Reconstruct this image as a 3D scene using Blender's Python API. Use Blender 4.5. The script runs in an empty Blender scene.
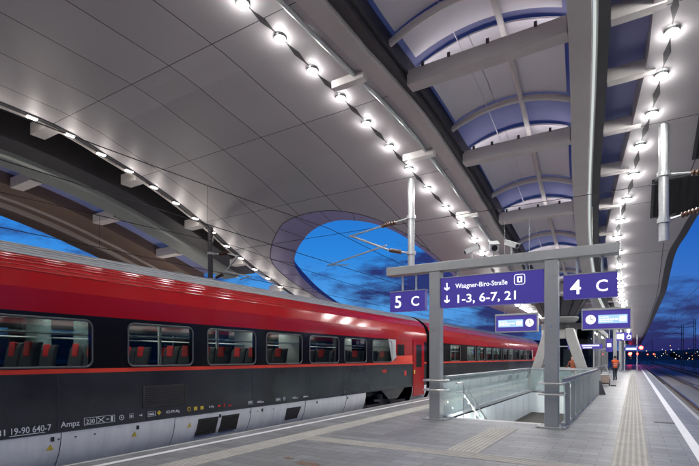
import bpy, bmesh, math, random
from mathutils import Vector, Matrix
from mathutils.geometry import delaunay_2d_cdt
random.seed(7)
R = math.radians
PI = math.pi
scn = bpy.context.scene
COL = scn.collection

# ------------------------------------------------------------------ camera, world, sun, exposure
cd = bpy.data.cameras.new('camera')
cam = bpy.data.objects.new('camera', cd)
COL.objects.link(cam)
cam.location = (0, 0, 1.62)
cam.rotation_euler = (R(90), 0, R(31.4))
cd.sensor_width = 36.0
cd.lens = 24.0
cd.shift_y = 0.1788
cd.clip_start = 0.05
cd.clip_end = 9000
scn.camera = cam

scn.view_settings.view_transform = 'Standard'
scn.view_settings.look = 'None'
scn.view_settings.gamma = 1
scn.view_settings.use_curve_mapping = False
scn.view_settings.exposure = 0.14
scn.render.engine = 'CYCLES'
scn.cycles.use_denoising = True
scn.cycles.max_bounces = 8
scn.cycles.diffuse_bounces = 4
scn.cycles.glossy_bounces = 4
scn.cycles.transmission_bounces = 6
scn.cycles.transparent_max_bounces = 16
scn.cycles.sample_clamp_indirect = 6.0
scn.cycles.caustics_reflective = False
scn.cycles.caustics_refractive = False

SUN_EL, SUN_ROT = R(1.0), R(250)
world = bpy.data.worlds.new('World')
scn.world = world
world.use_nodes = True
wn, wl = world.node_tree.nodes, world.node_tree.links
wn.clear()
w_out = wn.new('ShaderNodeOutputWorld')
w_bg = wn.new('ShaderNodeBackground')
w_bg.inputs['Strength'].default_value = 0.84
wl.new(w_bg.outputs[0], w_out.inputs[0])
w_tc = wn.new('ShaderNodeTexCoord')
w_sep = wn.new('ShaderNodeSeparateXYZ')
wl.new(w_tc.outputs['Generated'], w_sep.inputs[0])
sky = wn.new('ShaderNodeTexSky')
sky.sky_type = 'NISHITA'
sky.sun_disc = False
sky.sun_elevation = SUN_EL
sky.sun_rotation = SUN_ROT
skm = wn.new('ShaderNodeMix'); skm.data_type = 'RGBA'; skm.blend_type = 'MULTIPLY'
skm.inputs[0].default_value = 1.0
wl.new(sky.outputs[0], skm.inputs[6])
skm.inputs[7].default_value = (0.010, 0.022, 0.05, 1)
# dusk gradient by height above the horizon
rampz = wn.new('ShaderNodeValToRGB')
wl.new(w_sep.outputs['Z'], rampz.inputs[0])
e = rampz.color_ramp.elements
e[0].position = 0.0; e[0].color = (0.10, 0.36, 0.80, 1)
e[1].position = 0.75; e[1].color = (0.006, 0.055, 0.36, 1)
k = e.new(0.10); k.color = (0.085, 0.36, 0.84, 1)
k = e.new(0.22); k.color = (0.020, 0.235, 0.74, 1)
k = e.new(0.38); k.color = (0.010, 0.13, 0.56, 1)
# darker and more violet towards the east (+x)
azr = wn.new('ShaderNodeMapRange')
azr.inputs['From Min'].default_value = -0.42; azr.inputs['From Max'].default_value = 0.12
wl.new(w_sep.outputs['X'], azr.inputs['Value'])
azm = wn.new('ShaderNodeMix'); azm.data_type = 'RGBA'; azm.blend_type = 'MULTIPLY'
azm.inputs[7].default_value = (0.50, 0.46, 0.70, 1)
wl.new(azr.outputs[0], azm.inputs[0]); wl.new(rampz.outputs[0], azm.inputs[6])
# clouds
cmap = wn.new('ShaderNodeMapping')
cmap.inputs['Scale'].default_value = (2.0, 2.0, 7.0)
cmap.inputs['Location'].default_value = (0.35, 0.2, 0.15)
wl.new(w_tc.outputs['Generated'], cmap.inputs[0])
cno = wn.new('ShaderNodeTexNoise')
cno.inputs['Scale'].default_value = 1.6; cno.inputs['Detail'].default_value = 9
cno.inputs['Roughness'].default_value = 0.62
wl.new(cmap.outputs[0], cno.inputs['Vector'])
crp = wn.new('ShaderNodeValToRGB')
crp.color_ramp.elements[0].position = 0.50; crp.color_ramp.elements[0].color = (0, 0, 0, 1)
crp.color_ramp.elements[1].position = 0.60; crp.color_ramp.elements[1].color = (1, 1, 1, 1)
# clouds gather low over the horizon
clo = wn.new('ShaderNodeMapRange')
clo.inputs['From Min'].default_value = 0.36; clo.inputs['From Max'].default_value = 0.06
clo.inputs['To Min'].default_value = -0.16; clo.inputs['To Max'].default_value = 0.08
wl.new(w_sep.outputs['Z'], clo.inputs['Value'])
cad = wn.new('ShaderNodeMath'); cad.operation = 'ADD'
wl.new(cno.outputs['Fac'], cad.inputs[0]); wl.new(clo.outputs[0], cad.inputs[1])
wl.new(cad.outputs[0], crp.inputs[0])
cmx = wn.new('ShaderNodeMix'); cmx.data_type = 'RGBA'
wl.new(crp.outputs[0], cmx.inputs[0]); wl.new(azm.outputs[2], cmx.inputs[6])
cmx.inputs[7].default_value = (0.018, 0.022, 0.15, 1)
wad = wn.new('ShaderNodeMix'); wad.data_type = 'RGBA'; wad.blend_type = 'ADD'
wad.inputs[0].default_value = 1.0
wl.new(cmx.outputs[2], wad.inputs[6]); wl.new(skm.outputs[2], wad.inputs[7])
wl.new(wad.outputs[2], w_bg.inputs[0])

sd = bpy.data.lights.new('sun', 'SUN')
sd.energy = 0.02; sd.angle = R(10); sd.color = (1, 0.9, 0.8)
sun = bpy.data.objects.new('sun', sd)
sun.rotation_euler = (R(89), 0, R(70))
COL.objects.link(sun)

LAMP_W = 46.0        # power of one canopy lamp

# ------------------------------------------------------------------ materials
MATS = {}
def lin(c):
    return tuple(((v/255)/12.92 if v/255 <= 0.04045 else (((v/255)+0.055)/1.055)**2.4) for v in c)

def pmat(name, col, rough=0.5, metal=0.0, noise=0.0, nscale=6.0, emit=None, estr=0.0, coat=0.0, spec=0.5, bump=0.0, bscale=40.0, rvar=0.0, stretch=(1, 1, 1)):
    m = bpy.data.materials.new(name); m.use_nodes = True
    nt = m.node_tree; b = nt.nodes['Principled BSDF']
    b.inputs['Base Color'].default_value = (*col, 1)
    b.inputs['Roughness'].default_value = rough
    b.inputs['Metallic'].default_value = metal
    b.inputs['Specular IOR Level'].default_value = spec
    b.inputs['Coat Weight'].default_value = coat
    b.inputs['Coat Roughness'].default_value = 0.06
    if emit:
        b.inputs['Emission Color'].default_value = (*emit, 1)
        b.inputs['Emission Strength'].default_value = estr
    if noise or bump or rvar:
        tc = nt.nodes.new('ShaderNodeTexCoord')
        mp = nt.nodes.new('ShaderNodeMapping'); mp.inputs['Scale'].default_value = stretch
        nt.links.new(tc.outputs['Object'], mp.inputs[0])
        n = nt.nodes.new('ShaderNodeTexNoise'); n.inputs['Scale'].default_value = nscale
        n.inputs['Detail'].default_value = 6; n.inputs['Roughness'].default_value = 0.6
        nt.links.new(mp.outputs[0], n.inputs['Vector'])
        if noise:
            mr = nt.nodes.new('ShaderNodeMapRange')
            mr.inputs['From Min'].default_value = 0.25; mr.inputs['From Max'].default_value = 0.75
            mr.inputs['To Min'].default_value = 1-noise; mr.inputs['To Max'].default_value = 1+noise
            nt.links.new(n.outputs['Fac'], mr.inputs['Value'])
            mx = nt.nodes.new('ShaderNodeMix'); mx.data_type = 'RGBA'; mx.blend_type = 'MULTIPLY'
            mx.inputs[0].default_value = 1; mx.inputs[6].default_value = (*col, 1)
            nt.links.new(mr.outputs[0], mx.inputs[7]); nt.links.new(mx.outputs[2], b.inputs['Base Color'])
        if rvar:
            mr2 = nt.nodes.new('ShaderNodeMapRange')
            mr2.inputs['From Min'].default_value = 0.3; mr2.inputs['From Max'].default_value = 0.7
            mr2.inputs['To Min'].default_value = max(0.02, rough-rvar); mr2.inputs['To Max'].default_value = rough+rvar
            nt.links.new(n.outputs['Fac'], mr2.inputs['Value']); nt.links.new(mr2.outputs[0], b.inputs['Roughness'])
        if bump:
            n2 = nt.nodes.new('ShaderNodeTexNoise'); n2.inputs['Scale'].default_value = bscale
            n2.inputs['Detail'].default_value = 4
            nt.links.new(mp.outputs[0], n2.inputs['Vector'])
            bp = nt.nodes.new('ShaderNodeBump'); bp.inputs['Strength'].default_value = bump; bp.inputs['Distance'].default_value = 0.01
            nt.links.new(n2.outputs['Fac'], bp.inputs['Height']); nt.links.new(bp.outputs[0], b.inputs['Normal'])
    MATS[name] = m
    return m

def emat(name, col, s):
    m = bpy.data.materials.new(name); m.use_nodes = True
    nt = m.node_tree; nt.nodes.clear()
    o = nt.nodes.new('ShaderNodeOutputMaterial'); em = nt.nodes.new('ShaderNodeEmission')
    em.inputs[0].default_value = (*col, 1); em.inputs[1].default_value = s
    nt.links.new(em.outputs[0], o.inputs[0])
    MATS[name] = m
    return m

def gmat(name, tint, refl=1.5, rough=0.01, haze=0.0, hcol=(0.8, 0.85, 0.85), transl=0.5):
    """sheet glass: tinted see-through with a fresnel reflection and, if asked, a milky share"""
    m = bpy.data.materials.new(name); m.use_nodes = True
    nt = m.node_tree; nt.nodes.clear()
    o = nt.nodes.new('ShaderNodeOutputMaterial')
    tr = nt.nodes.new('ShaderNodeBsdfTransparent'); tr.inputs[0].default_value = (*tint, 1)
    gl = nt.nodes.new('ShaderNodeBsdfGlossy'); gl.inputs['Roughness'].default_value = rough
    fr = nt.nodes.new('ShaderNodeFresnel'); fr.inputs[0].default_value = refl
    mx = nt.nodes.new('ShaderNodeMixShader')
    base = tr
    if haze:
        df = nt.nodes.new('ShaderNodeBsdfDiffuse'); df.inputs[0].default_value = (*hcol, 1)
        tl = nt.nodes.new('ShaderNodeBsdfTranslucent'); tl.inputs[0].default_value = (*hcol, 1)
        m2 = nt.nodes.new('ShaderNodeMixShader'); m2.inputs[0].default_value = transl
        nt.links.new(df.outputs[0], m2.inputs[1]); nt.links.new(tl.outputs[0], m2.inputs[2])
        m3 = nt.nodes.new('ShaderNodeMixShader'); m3.inputs[0].default_value = haze
        nt.links.new(tr.outputs[0], m3.inputs[1]); nt.links.new(m2.outputs[0], m3.inputs[2]); base = m3
    ge = nt.nodes.new('ShaderNodeNewGeometry'); fm = nt.nodes.new('ShaderNodeMath'); fm.operation = 'MULTIPLY'
    fs = nt.nodes.new('ShaderNodeMath'); fs.operation = 'SUBTRACT'; fs.inputs[0].default_value = 1.0
    nt.links.new(ge.outputs['Backfacing'], fs.inputs[1]); nt.links.new(fs.outputs[0], fm.inputs[0]); nt.links.new(fr.outputs[0], fm.inputs[1])
    nt.links.new(fm.outputs[0], mx.inputs[0]); nt.links.new(base.outputs[0], mx.inputs[1]); nt.links.new(gl.outputs[0], mx.inputs[2])
    nt.links.new(mx.outputs[0], o.inputs[0])
    MATS[name] = m
    return m

def soffit_mat():
    m = bpy.data.materials.new('soffit_panels'); m.use_nodes = True
    nt = m.node_tree; L = nt.links; b = nt.nodes['Principled BSDF']
    uv = nt.nodes.new('ShaderNodeUVMap'); uv.uv_map = 'panels'
    sp = nt.nodes.new('ShaderNodeSeparateXYZ'); L.new(uv.outputs[0], sp.inputs[0])
    def line(sock, w):
        f = nt.nodes.new('ShaderNodeMath'); f.operation = 'FRACT'; L.new(sock, f.inputs[0])
        s = nt.nodes.new('ShaderNodeMath'); s.operation = 'SUBTRACT'; L.new(f.outputs[0], s.inputs[0]); s.inputs[1].default_value = 0.5
        a = nt.nodes.new('ShaderNodeMath'); a.operation = 'ABSOLUTE'; L.new(s.outputs[0], a.inputs[0])
        g = nt.nodes.new('ShaderNodeMath'); g.operation = 'GREATER_THAN'; L.new(a.outputs[0], g.inputs[0]); g.inputs[1].default_value = 0.5-w
        return g
    gx, gy = line(sp.outputs[0], 0.0085), line(sp.outputs[1], 0.0032)
    mxm = nt.nodes.new('ShaderNodeMath'); mxm.operation = 'MAXIMUM'
    L.new(gx.outputs[0], mxm.inputs[0]); L.new(gy.outputs[0], mxm.inputs[1])
    # each panel a slightly different tone
    fl = nt.nodes.new('ShaderNodeVectorMath'); fl.operation = 'FLOOR'; L.new(uv.outputs[0], fl.inputs[0])
    wnz = nt.nodes.new('ShaderNodeTexWhiteNoise'); wnz.noise_dimensions = '2D'; L.new(fl.outputs[0], wnz.inputs['Vector'])
    mr = nt.nodes.new('ShaderNodeMapRange'); mr.inputs['To Min'].default_value = 0.93; mr.inputs['To Max'].default_value = 1.05
    L.new(wnz.outputs['Value'], mr.inputs['Value'])
    tc = nt.nodes.new('ShaderNodeTexCoord')
    ns = nt.nodes.new('ShaderNodeTexNoise'); ns.inputs['Scale'].default_value = 0.6; ns.inputs['Detail'].default_value = 5
    L.new(tc.outputs['Object'], ns.inputs['Vector'])
    mr2 = nt.nodes.new('ShaderNodeMapRange'); mr2.inputs['To Min'].default_value = 0.9; mr2.inputs['To Max'].default_value = 1.1
    L.new(ns.outputs['Fac'], mr2.inputs['Value'])
    mu = nt.nodes.new('ShaderNodeMath'); mu.operation = 'MULTIPLY'; L.new(mr.outputs[0], mu.inputs[0]); L.new(mr2.outputs[0], mu.inputs[1])
    cm = nt.nodes.new('ShaderNodeMix'); cm.data_type = 'RGBA'; cm.blend_type = 'MULTIPLY'; cm.inputs[0].default_value = 1
    cm.inputs[6].default_value = (0.59, 0.56, 0.58, 1); L.new(mu.outputs[0], cm.inputs[7])
    c2 = nt.nodes.new('ShaderNodeMix'); c2.data_type = 'RGBA'; L.new(mxm.outputs[0], c2.inputs[0])
    L.new(cm.outputs[2], c2.inputs[6]); c2.inputs[7].default_value = (0.075, 0.073, 0.08, 1)
    L.new(c2.outputs[2], b.inputs['Base Color'])
    b.inputs['Metallic'].default_value = 0.1
    mr3 = nt.nodes.new('ShaderNodeMapRange'); mr3.inputs['To Min'].default_value = 0.38; mr3.inputs['To Max'].default_value = 0.52
    av = nt.nodes.new('ShaderNodeMath'); av.operation = 'ADD'; L.new(ns.outputs['Fac'], av.inputs[0]); L.new(wnz.outputs['Value'], av.inputs[1])
    hv = nt.nodes.new('ShaderNodeMath'); hv.operation = 'MULTIPLY'; hv.inputs[1].default_value = 0.5; L.new(av.outputs[0], hv.inputs[0])
    L.new(hv.outputs[0], mr3.inputs['Value']); L.new(mr3.outputs[0], b.inputs['Roughness'])
    MATS['soffit'] = m
    return m

def paving_mat():
    m = bpy.data.materials.new('concrete_pavers'); m.use_nodes = True
    nt = m.node_tree; L = nt.links; b = nt.nodes['Principled BSDF']
    tc = nt.nodes.new('ShaderNodeTexCoord')
    br = nt.nodes.new('ShaderNodeTexBrick')
    br.inputs['Scale'].default_value = 1.0
    br.inputs['Brick Width'].default_value = 0.50; br.inputs['Row Height'].default_value = 0.25
    br.inputs['Mortar Size'].default_value = 0.007; br.inputs['Mortar Smooth'].default_value = 0.15
    br.inputs['Color1'].default_value = (0.215, 0.222, 0.228, 1); br.inputs['Color2'].default_value = (0.29, 0.298, 0.306, 1)
    br.inputs['Mortar'].default_value = (0.115, 0.118, 0.13, 1)
    br.inputs['Bias'].default_value = -0.1
    L.new(tc.outputs['Object'], br.inputs['Vector'])
    n1 = nt.nodes.new('ShaderNodeTexNoise'); n1.inputs['Scale'].default_value = 0.55; n1.inputs['Detail'].default_value = 8; n1.inputs['Roughness'].default_value = 0.65
    L.new(tc.outputs['Object'], n1.inputs['Vector'])
    n2 = nt.nodes.new('ShaderNodeTexNoise'); n2.inputs['Scale'].default_value = 60; n2.inputs['Detail'].default_value = 3
    L.new(tc.outputs['Object'], n2.inputs['Vector'])
    r1 = nt.nodes.new('ShaderNodeMapRange'); r1.inputs['From Min'].default_value = 0.3; r1.inputs['From Max'].default_value = 0.7
    r1.inputs['To Min'].default_value = 0.68; r1.inputs['To Max'].default_value = 1.12
    L.new(n1.outputs['Fac'], r1.inputs['Value'])
    r2 = nt.nodes.new('ShaderNodeMapRange'); r2.inputs['To Min'].default_value = 0.8; r2.inputs['To Max'].default_value = 1.2
    L.new(n2.outputs['Fac'], r2.inputs['Value'])
    mu = nt.nodes.new('ShaderNodeMath'); mu.operation = 'MULTIPLY'; L.new(r1.outputs[0], mu.inputs[0]); L.new(r2.outputs[0], mu.inputs[1])
    # small chewing-gum and drip spots
    vo = nt.nodes.new('ShaderNodeTexVoronoi'); vo.inputs['Scale'].default_value = 2.3
    L.new(tc.outputs['Object'], vo.inputs['Vector'])
    sr = nt.nodes.new('ShaderNodeMapRange'); sr.inputs['From Min'].default_value = 0.02; sr.inputs['From Max'].default_value = 0.05
    sr.inputs['To Min'].default_value = 0.62; sr.inputs['To Max'].default_value = 1.0
    L.new(vo.outputs['Distance'], sr.inputs['Value'])
    mu2 = nt.nodes.new('ShaderNodeMath'); mu2.operation = 'MULTIPLY'; L.new(mu.outputs[0], mu2.inputs[0]); L.new(sr.outputs[0], mu2.inputs[1])
    cm = nt.nodes.new('ShaderNodeMix'); cm.data_type = 'RGBA'; cm.blend_type = 'MULTIPLY'; cm.inputs[0].default_value = 1
    hs = nt.nodes.new('ShaderNodeMix'); hs.data_type = 'RGBA'; hs.blend_type = 'MULTIPLY'; hs.inputs[0].default_value = 1
    sn = nt.nodes.new('ShaderNodeVectorMath'); sn.operation = 'SNAP'; sn.inputs[1].default_value = (1.5, 0.25, 1)
    L.new(tc.outputs['Object'], sn.inputs[0])
    wz = nt.nodes.new('ShaderNodeTexWhiteNoise'); wz.noise_dimensions = '2D'; L.new(sn.outputs[0], wz.inputs['Vector'])
    wr = nt.nodes.new('ShaderNodeMapRange'); wr.inputs['To Min'].default_value = 0.88; wr.inputs['To Max'].default_value = 1.06
    L.new(wz.outputs['Value'], wr.inputs['Value'])
    L.new(br.outputs['Color'], hs.inputs[6]); L.new(wr.outputs[0], hs.inputs[7])
    L.new(hs.outputs[2], cm.inputs[6]); L.new(mu2.outputs[0], cm.inputs[7])
    L.new(cm.outputs[2], b.inputs['Base Color'])
    rr = nt.nodes.new('ShaderNodeMapRange'); b.inputs['Specular IOR Level'].default_value = 0.35
    rr.inputs['To Min'].default_value = 0.34; rr.inputs['To Max'].default_value = 0.58
    L.new(n1.outputs['Fac'], rr.inputs['Value']); L.new(rr.outputs[0], b.inputs['Roughness'])
    bp = nt.nodes.new('ShaderNodeBump'); bp.inputs['Strength'].default_value = 0.5; bp.inputs['Distance'].default_value = 0.004
    iv = nt.nodes.new('ShaderNodeMath'); iv.operation = 'SUBTRACT'; iv.inputs[0].default_value = 1.0
    L.new(br.outputs['Fac'], iv.inputs[1])
    L.new(iv.outputs[0], bp.inputs['Height']); L.new(bp.outputs[0], b.inputs['Normal'])
    MATS['paving'] = m
    return m

soffit_mat(); paving_mat()
pmat('beam', (0.68, 0.64, 0.625), 0.45, 0.0, 0.06, 2.0)
pmat('dark_steel', (0.075, 0.072, 0.08), 0.5, 0.3, 0.1, 3.0)
pmat('black', (0.012, 0.012, 0.014), 0.6)
pmat('gantry', (0.36, 0.37, 0.36), 0.42, 0.15, 0.07, 5.0, rvar=0.08)
pmat('greenish', (0.30, 0.325, 0.315), 0.4, 0.1, 0.1, 1.0)
pmat('brownish', (0.22, 0.155, 0.125), 0.5, 0.1, 0.12, 1.0)
pmat('brown_light', (0.50, 0.44, 0.42), 0.5, 0.1, 0.05)
pmat('collar', (0.56, 0.49, 0.80), 0.35, 0.1, 0.08, 1.0)  # violet tint paints the purple glow into the collar colour
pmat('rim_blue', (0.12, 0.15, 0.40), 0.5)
pmat('stainless', (0.62, 0.62, 0.61), 0.28, 0.9, 0.05, 8.0)
pmat('galvanised', (0.52, 0.54, 0.55), 0.42, 0.6, 0.12, 12.0)
pmat('column_paint', (0.29, 0.29, 0.275), 0.5, 0.0, 0.06, 3.0)
pmat('white_panel', (0.80, 0.765, 0.83), 0.55, 0.0, 0.03, 1.0)
pmat('sign_blue', (0.050, 0.036, 0.24), 0.35, emit=(0.075, 0.055, 0.36), estr=0.36)
pmat('sign_white', (0.85, 0.85, 0.87), 0.4, emit=(1, 1, 1), estr=0.75)
pmat('white_paint', (0.80, 0.80, 0.80), 0.5, 0.0, 0.10, 9.0)
pmat('tactile', (0.47, 0.46, 0.42), 0.9, 0.0, 0.14, 3.0, spec=0.15, bump=0.3, bscale=60)
pmat('rust_stain', (0.20, 0.13, 0.09), 0.85, 0.0, 0.5, 22.0)
pmat('tactile_groove', (0.36, 0.352, 0.32), 0.9, 0.0, 0.14, 3.0, spec=0.15)
pmat('dark_leaves', (0.03, 0.04, 0.022), 0.9, 0.0, 0.4, 0.8)
pmat('coping', (0.42, 0.42, 0.42), 0.6, 0.0, 0.12, 4.0)
pmat('concrete', (0.34, 0.335, 0.325), 0.75, 0.0, 0.12, 2.0, bump=0.2)
pmat('ballast', (0.26, 0.235, 0.21), 0.9, 0.0, 0.45, 30.0, bump=1.0, bscale=18)
pmat('ballast_dark', (0.07, 0.052, 0.042), 0.9, 0.0, 0.4, 25.0, bump=1.0, bscale=18)
pmat('rail', (0.16, 0.10, 0.07), 0.45, 0.6, 0.2, 6.0)
pmat('rail_top', (0.5, 0.48, 0.46), 0.25, 0.9)
pmat('ground', (0.05, 0.048, 0.045), 0.95, 0.0, 0.4, 0.3)
pmat('hill', (0.010, 0.012, 0.012), 1.0, 0.0, 0.4, 0.02)
pmat('train_red', (0.30, 0.005, 0.008), 0.13, 0.0, 0.06, 1.2, spec=0.4, bump=0.05, bscale=3.0)
pmat('train_dark', (0.030, 0.032, 0.036), 0.16, 0.0, 0.28, 1.8, bump=0.06, bscale=3.0, rvar=0.06)
pmat('train_band', (0.008, 0.008, 0.009), 0.14, 0.0, spec=0.3)
pmat('window_seal', (0.085, 0.088, 0.095), 0.4)
pmat('train_orange', (0.72, 0.055, 0.025), 0.3, coat=0.5)
pmat('train_silver', (0.74, 0.75, 0.745), 0.36, 0.1, 0.13, 2.2, coat=0.15, rvar=0.06, stretch=(1, 2.5, 0.5))
pmat('train_roof', (0.30, 0.315, 0.335), 0.42, 0.35, 0.12, 1.5, stretch=(1, 0.3, 1))
pmat('train_roof_rib', (0.20, 0.21, 0.23), 0.45, 0.35)
pmat('train_seam', (0.035, 0.035, 0.04), 0.6)
pmat('grille', (0.045, 0.042, 0.036), 0.5, 0.2)
pmat('decal', (0.62, 0.64, 0.66), 0.5)
pmat('decal_yellow', (0.6, 0.45, 0.04), 0.5)
pmat('decal_red', (0.6, 0.03, 0.02), 0.5)
pmat('pale_swoosh', (0.40, 0.42, 0.42), 0.3, coat=0.4)
pmat('seat_grey', (0.035, 0.036, 0.042), 0.8, 0.0, 0.2, 30.0)
pmat('seat_red', (0.55, 0.02, 0.02), 0.7, 0.0, 0.1, 20.0)
pmat('interior_wall', (0.42, 0.43, 0.42), 0.6)
pmat('interior_dark', (0.06, 0.065, 0.07), 0.7)
pmat('rubber', (0.015, 0.015, 0.016), 0.7)
pmat('wheel_steel', (0.12, 0.10, 0.09), 0.5, 0.6, 0.2, 8.0)
pmat('skin', (0.50, 0.30, 0.22), 0.55)
pmat('hair', (0.02, 0.014, 0.010), 0.6)
pmat('hi_vis', (0.90, 0.16, 0.03), 0.7, 0.0, 0.15, 12.0)
pmat('rust_top', (0.30, 0.085, 0.04), 0.8, 0.0, 0.2, 12.0)
pmat('trousers', (0.025, 0.03, 0.045), 0.85, 0.0, 0.2, 15.0)
pmat('sleeve', (0.05, 0.05, 0.06), 0.85)
pmat('canvas', (0.40, 0.31, 0.24), 0.8, 0.0, 0.15, 10.0)
pmat('plastic_white', (0.72, 0.72, 0.70), 0.45)
pmat('camera_white', (0.70, 0.71, 0.70), 0.4)
pmat('wood', (0.45, 0.33, 0.2), 0.6)
pmat('wire', (0.02, 0.02, 0.022), 0.5, 0.4)
pmat('insulator', (0.09, 0.045, 0.03), 0.3)
pmat('stair_stone', (0.45, 0.45, 0.46), 0.6, 0.0, 0.08, 6.0)
pmat('stair_glass_wall', (0.80, 0.88, 0.88), 0.18, 0.0, 0.02, 1.0)
gmat('glass_train', (0.68, 0.74, 0.73), 1.45)
gmat('glass_clear', (0.93, 0.97, 0.96), 1.45, haze=0.26, hcol=(0.74, 0.92, 0.90))
gmat('glass_roof', (0.22, 0.19, 0.19), 1.25, haze=0.6, hcol=(0.46, 0.45, 0.66), transl=0.12)
gmat('glass_side', (0.16, 0.15, 0.16), 1.25, haze=0.82, hcol=(0.50, 0.48, 0.66), transl=0.06)
gmat('glass_dark', (0.45, 0.5, 0.52), 1.5)
emat('lamp_light', (1.0, 0.98, 0.95), 84.0)
emat('fill_globe', (1.0, 0.92, 0.82), 6.0)  # glow of the fill posts added behind the train
emat('edge_led', (1.0, 0.97, 0.92), 14.0)
emat('strip_light', (0.92, 1.0, 0.98), 0.62)
emat('fill_strip_glow', (1.0, 0.96, 0.98), 8.0)  # emission for the unseen strips added over the cross beams
emat('coach_light', (1.0, 0.98, 0.92), 10.0)
emat('handrail_led', (1.0, 0.98, 0.93), 16.0)
emat('screen', (0.45, 0.72, 1.0), 0.95)
emat('screen_white', (1.0, 1.0, 1.0), 1.05)
emat('signal_red', (1.0, 0.02, 0.012), 60.0)
emat('city_white', (1.0, 0.92, 0.75), 1.6)
emat('city_amber', (1.0, 0.5, 0.2), 1.3)
emat('backlit_sign', (0.62, 0.70, 1.0), 1.3)
emat('coach_screen', (0.12, 0.10, 0.9), 1.2)

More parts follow.
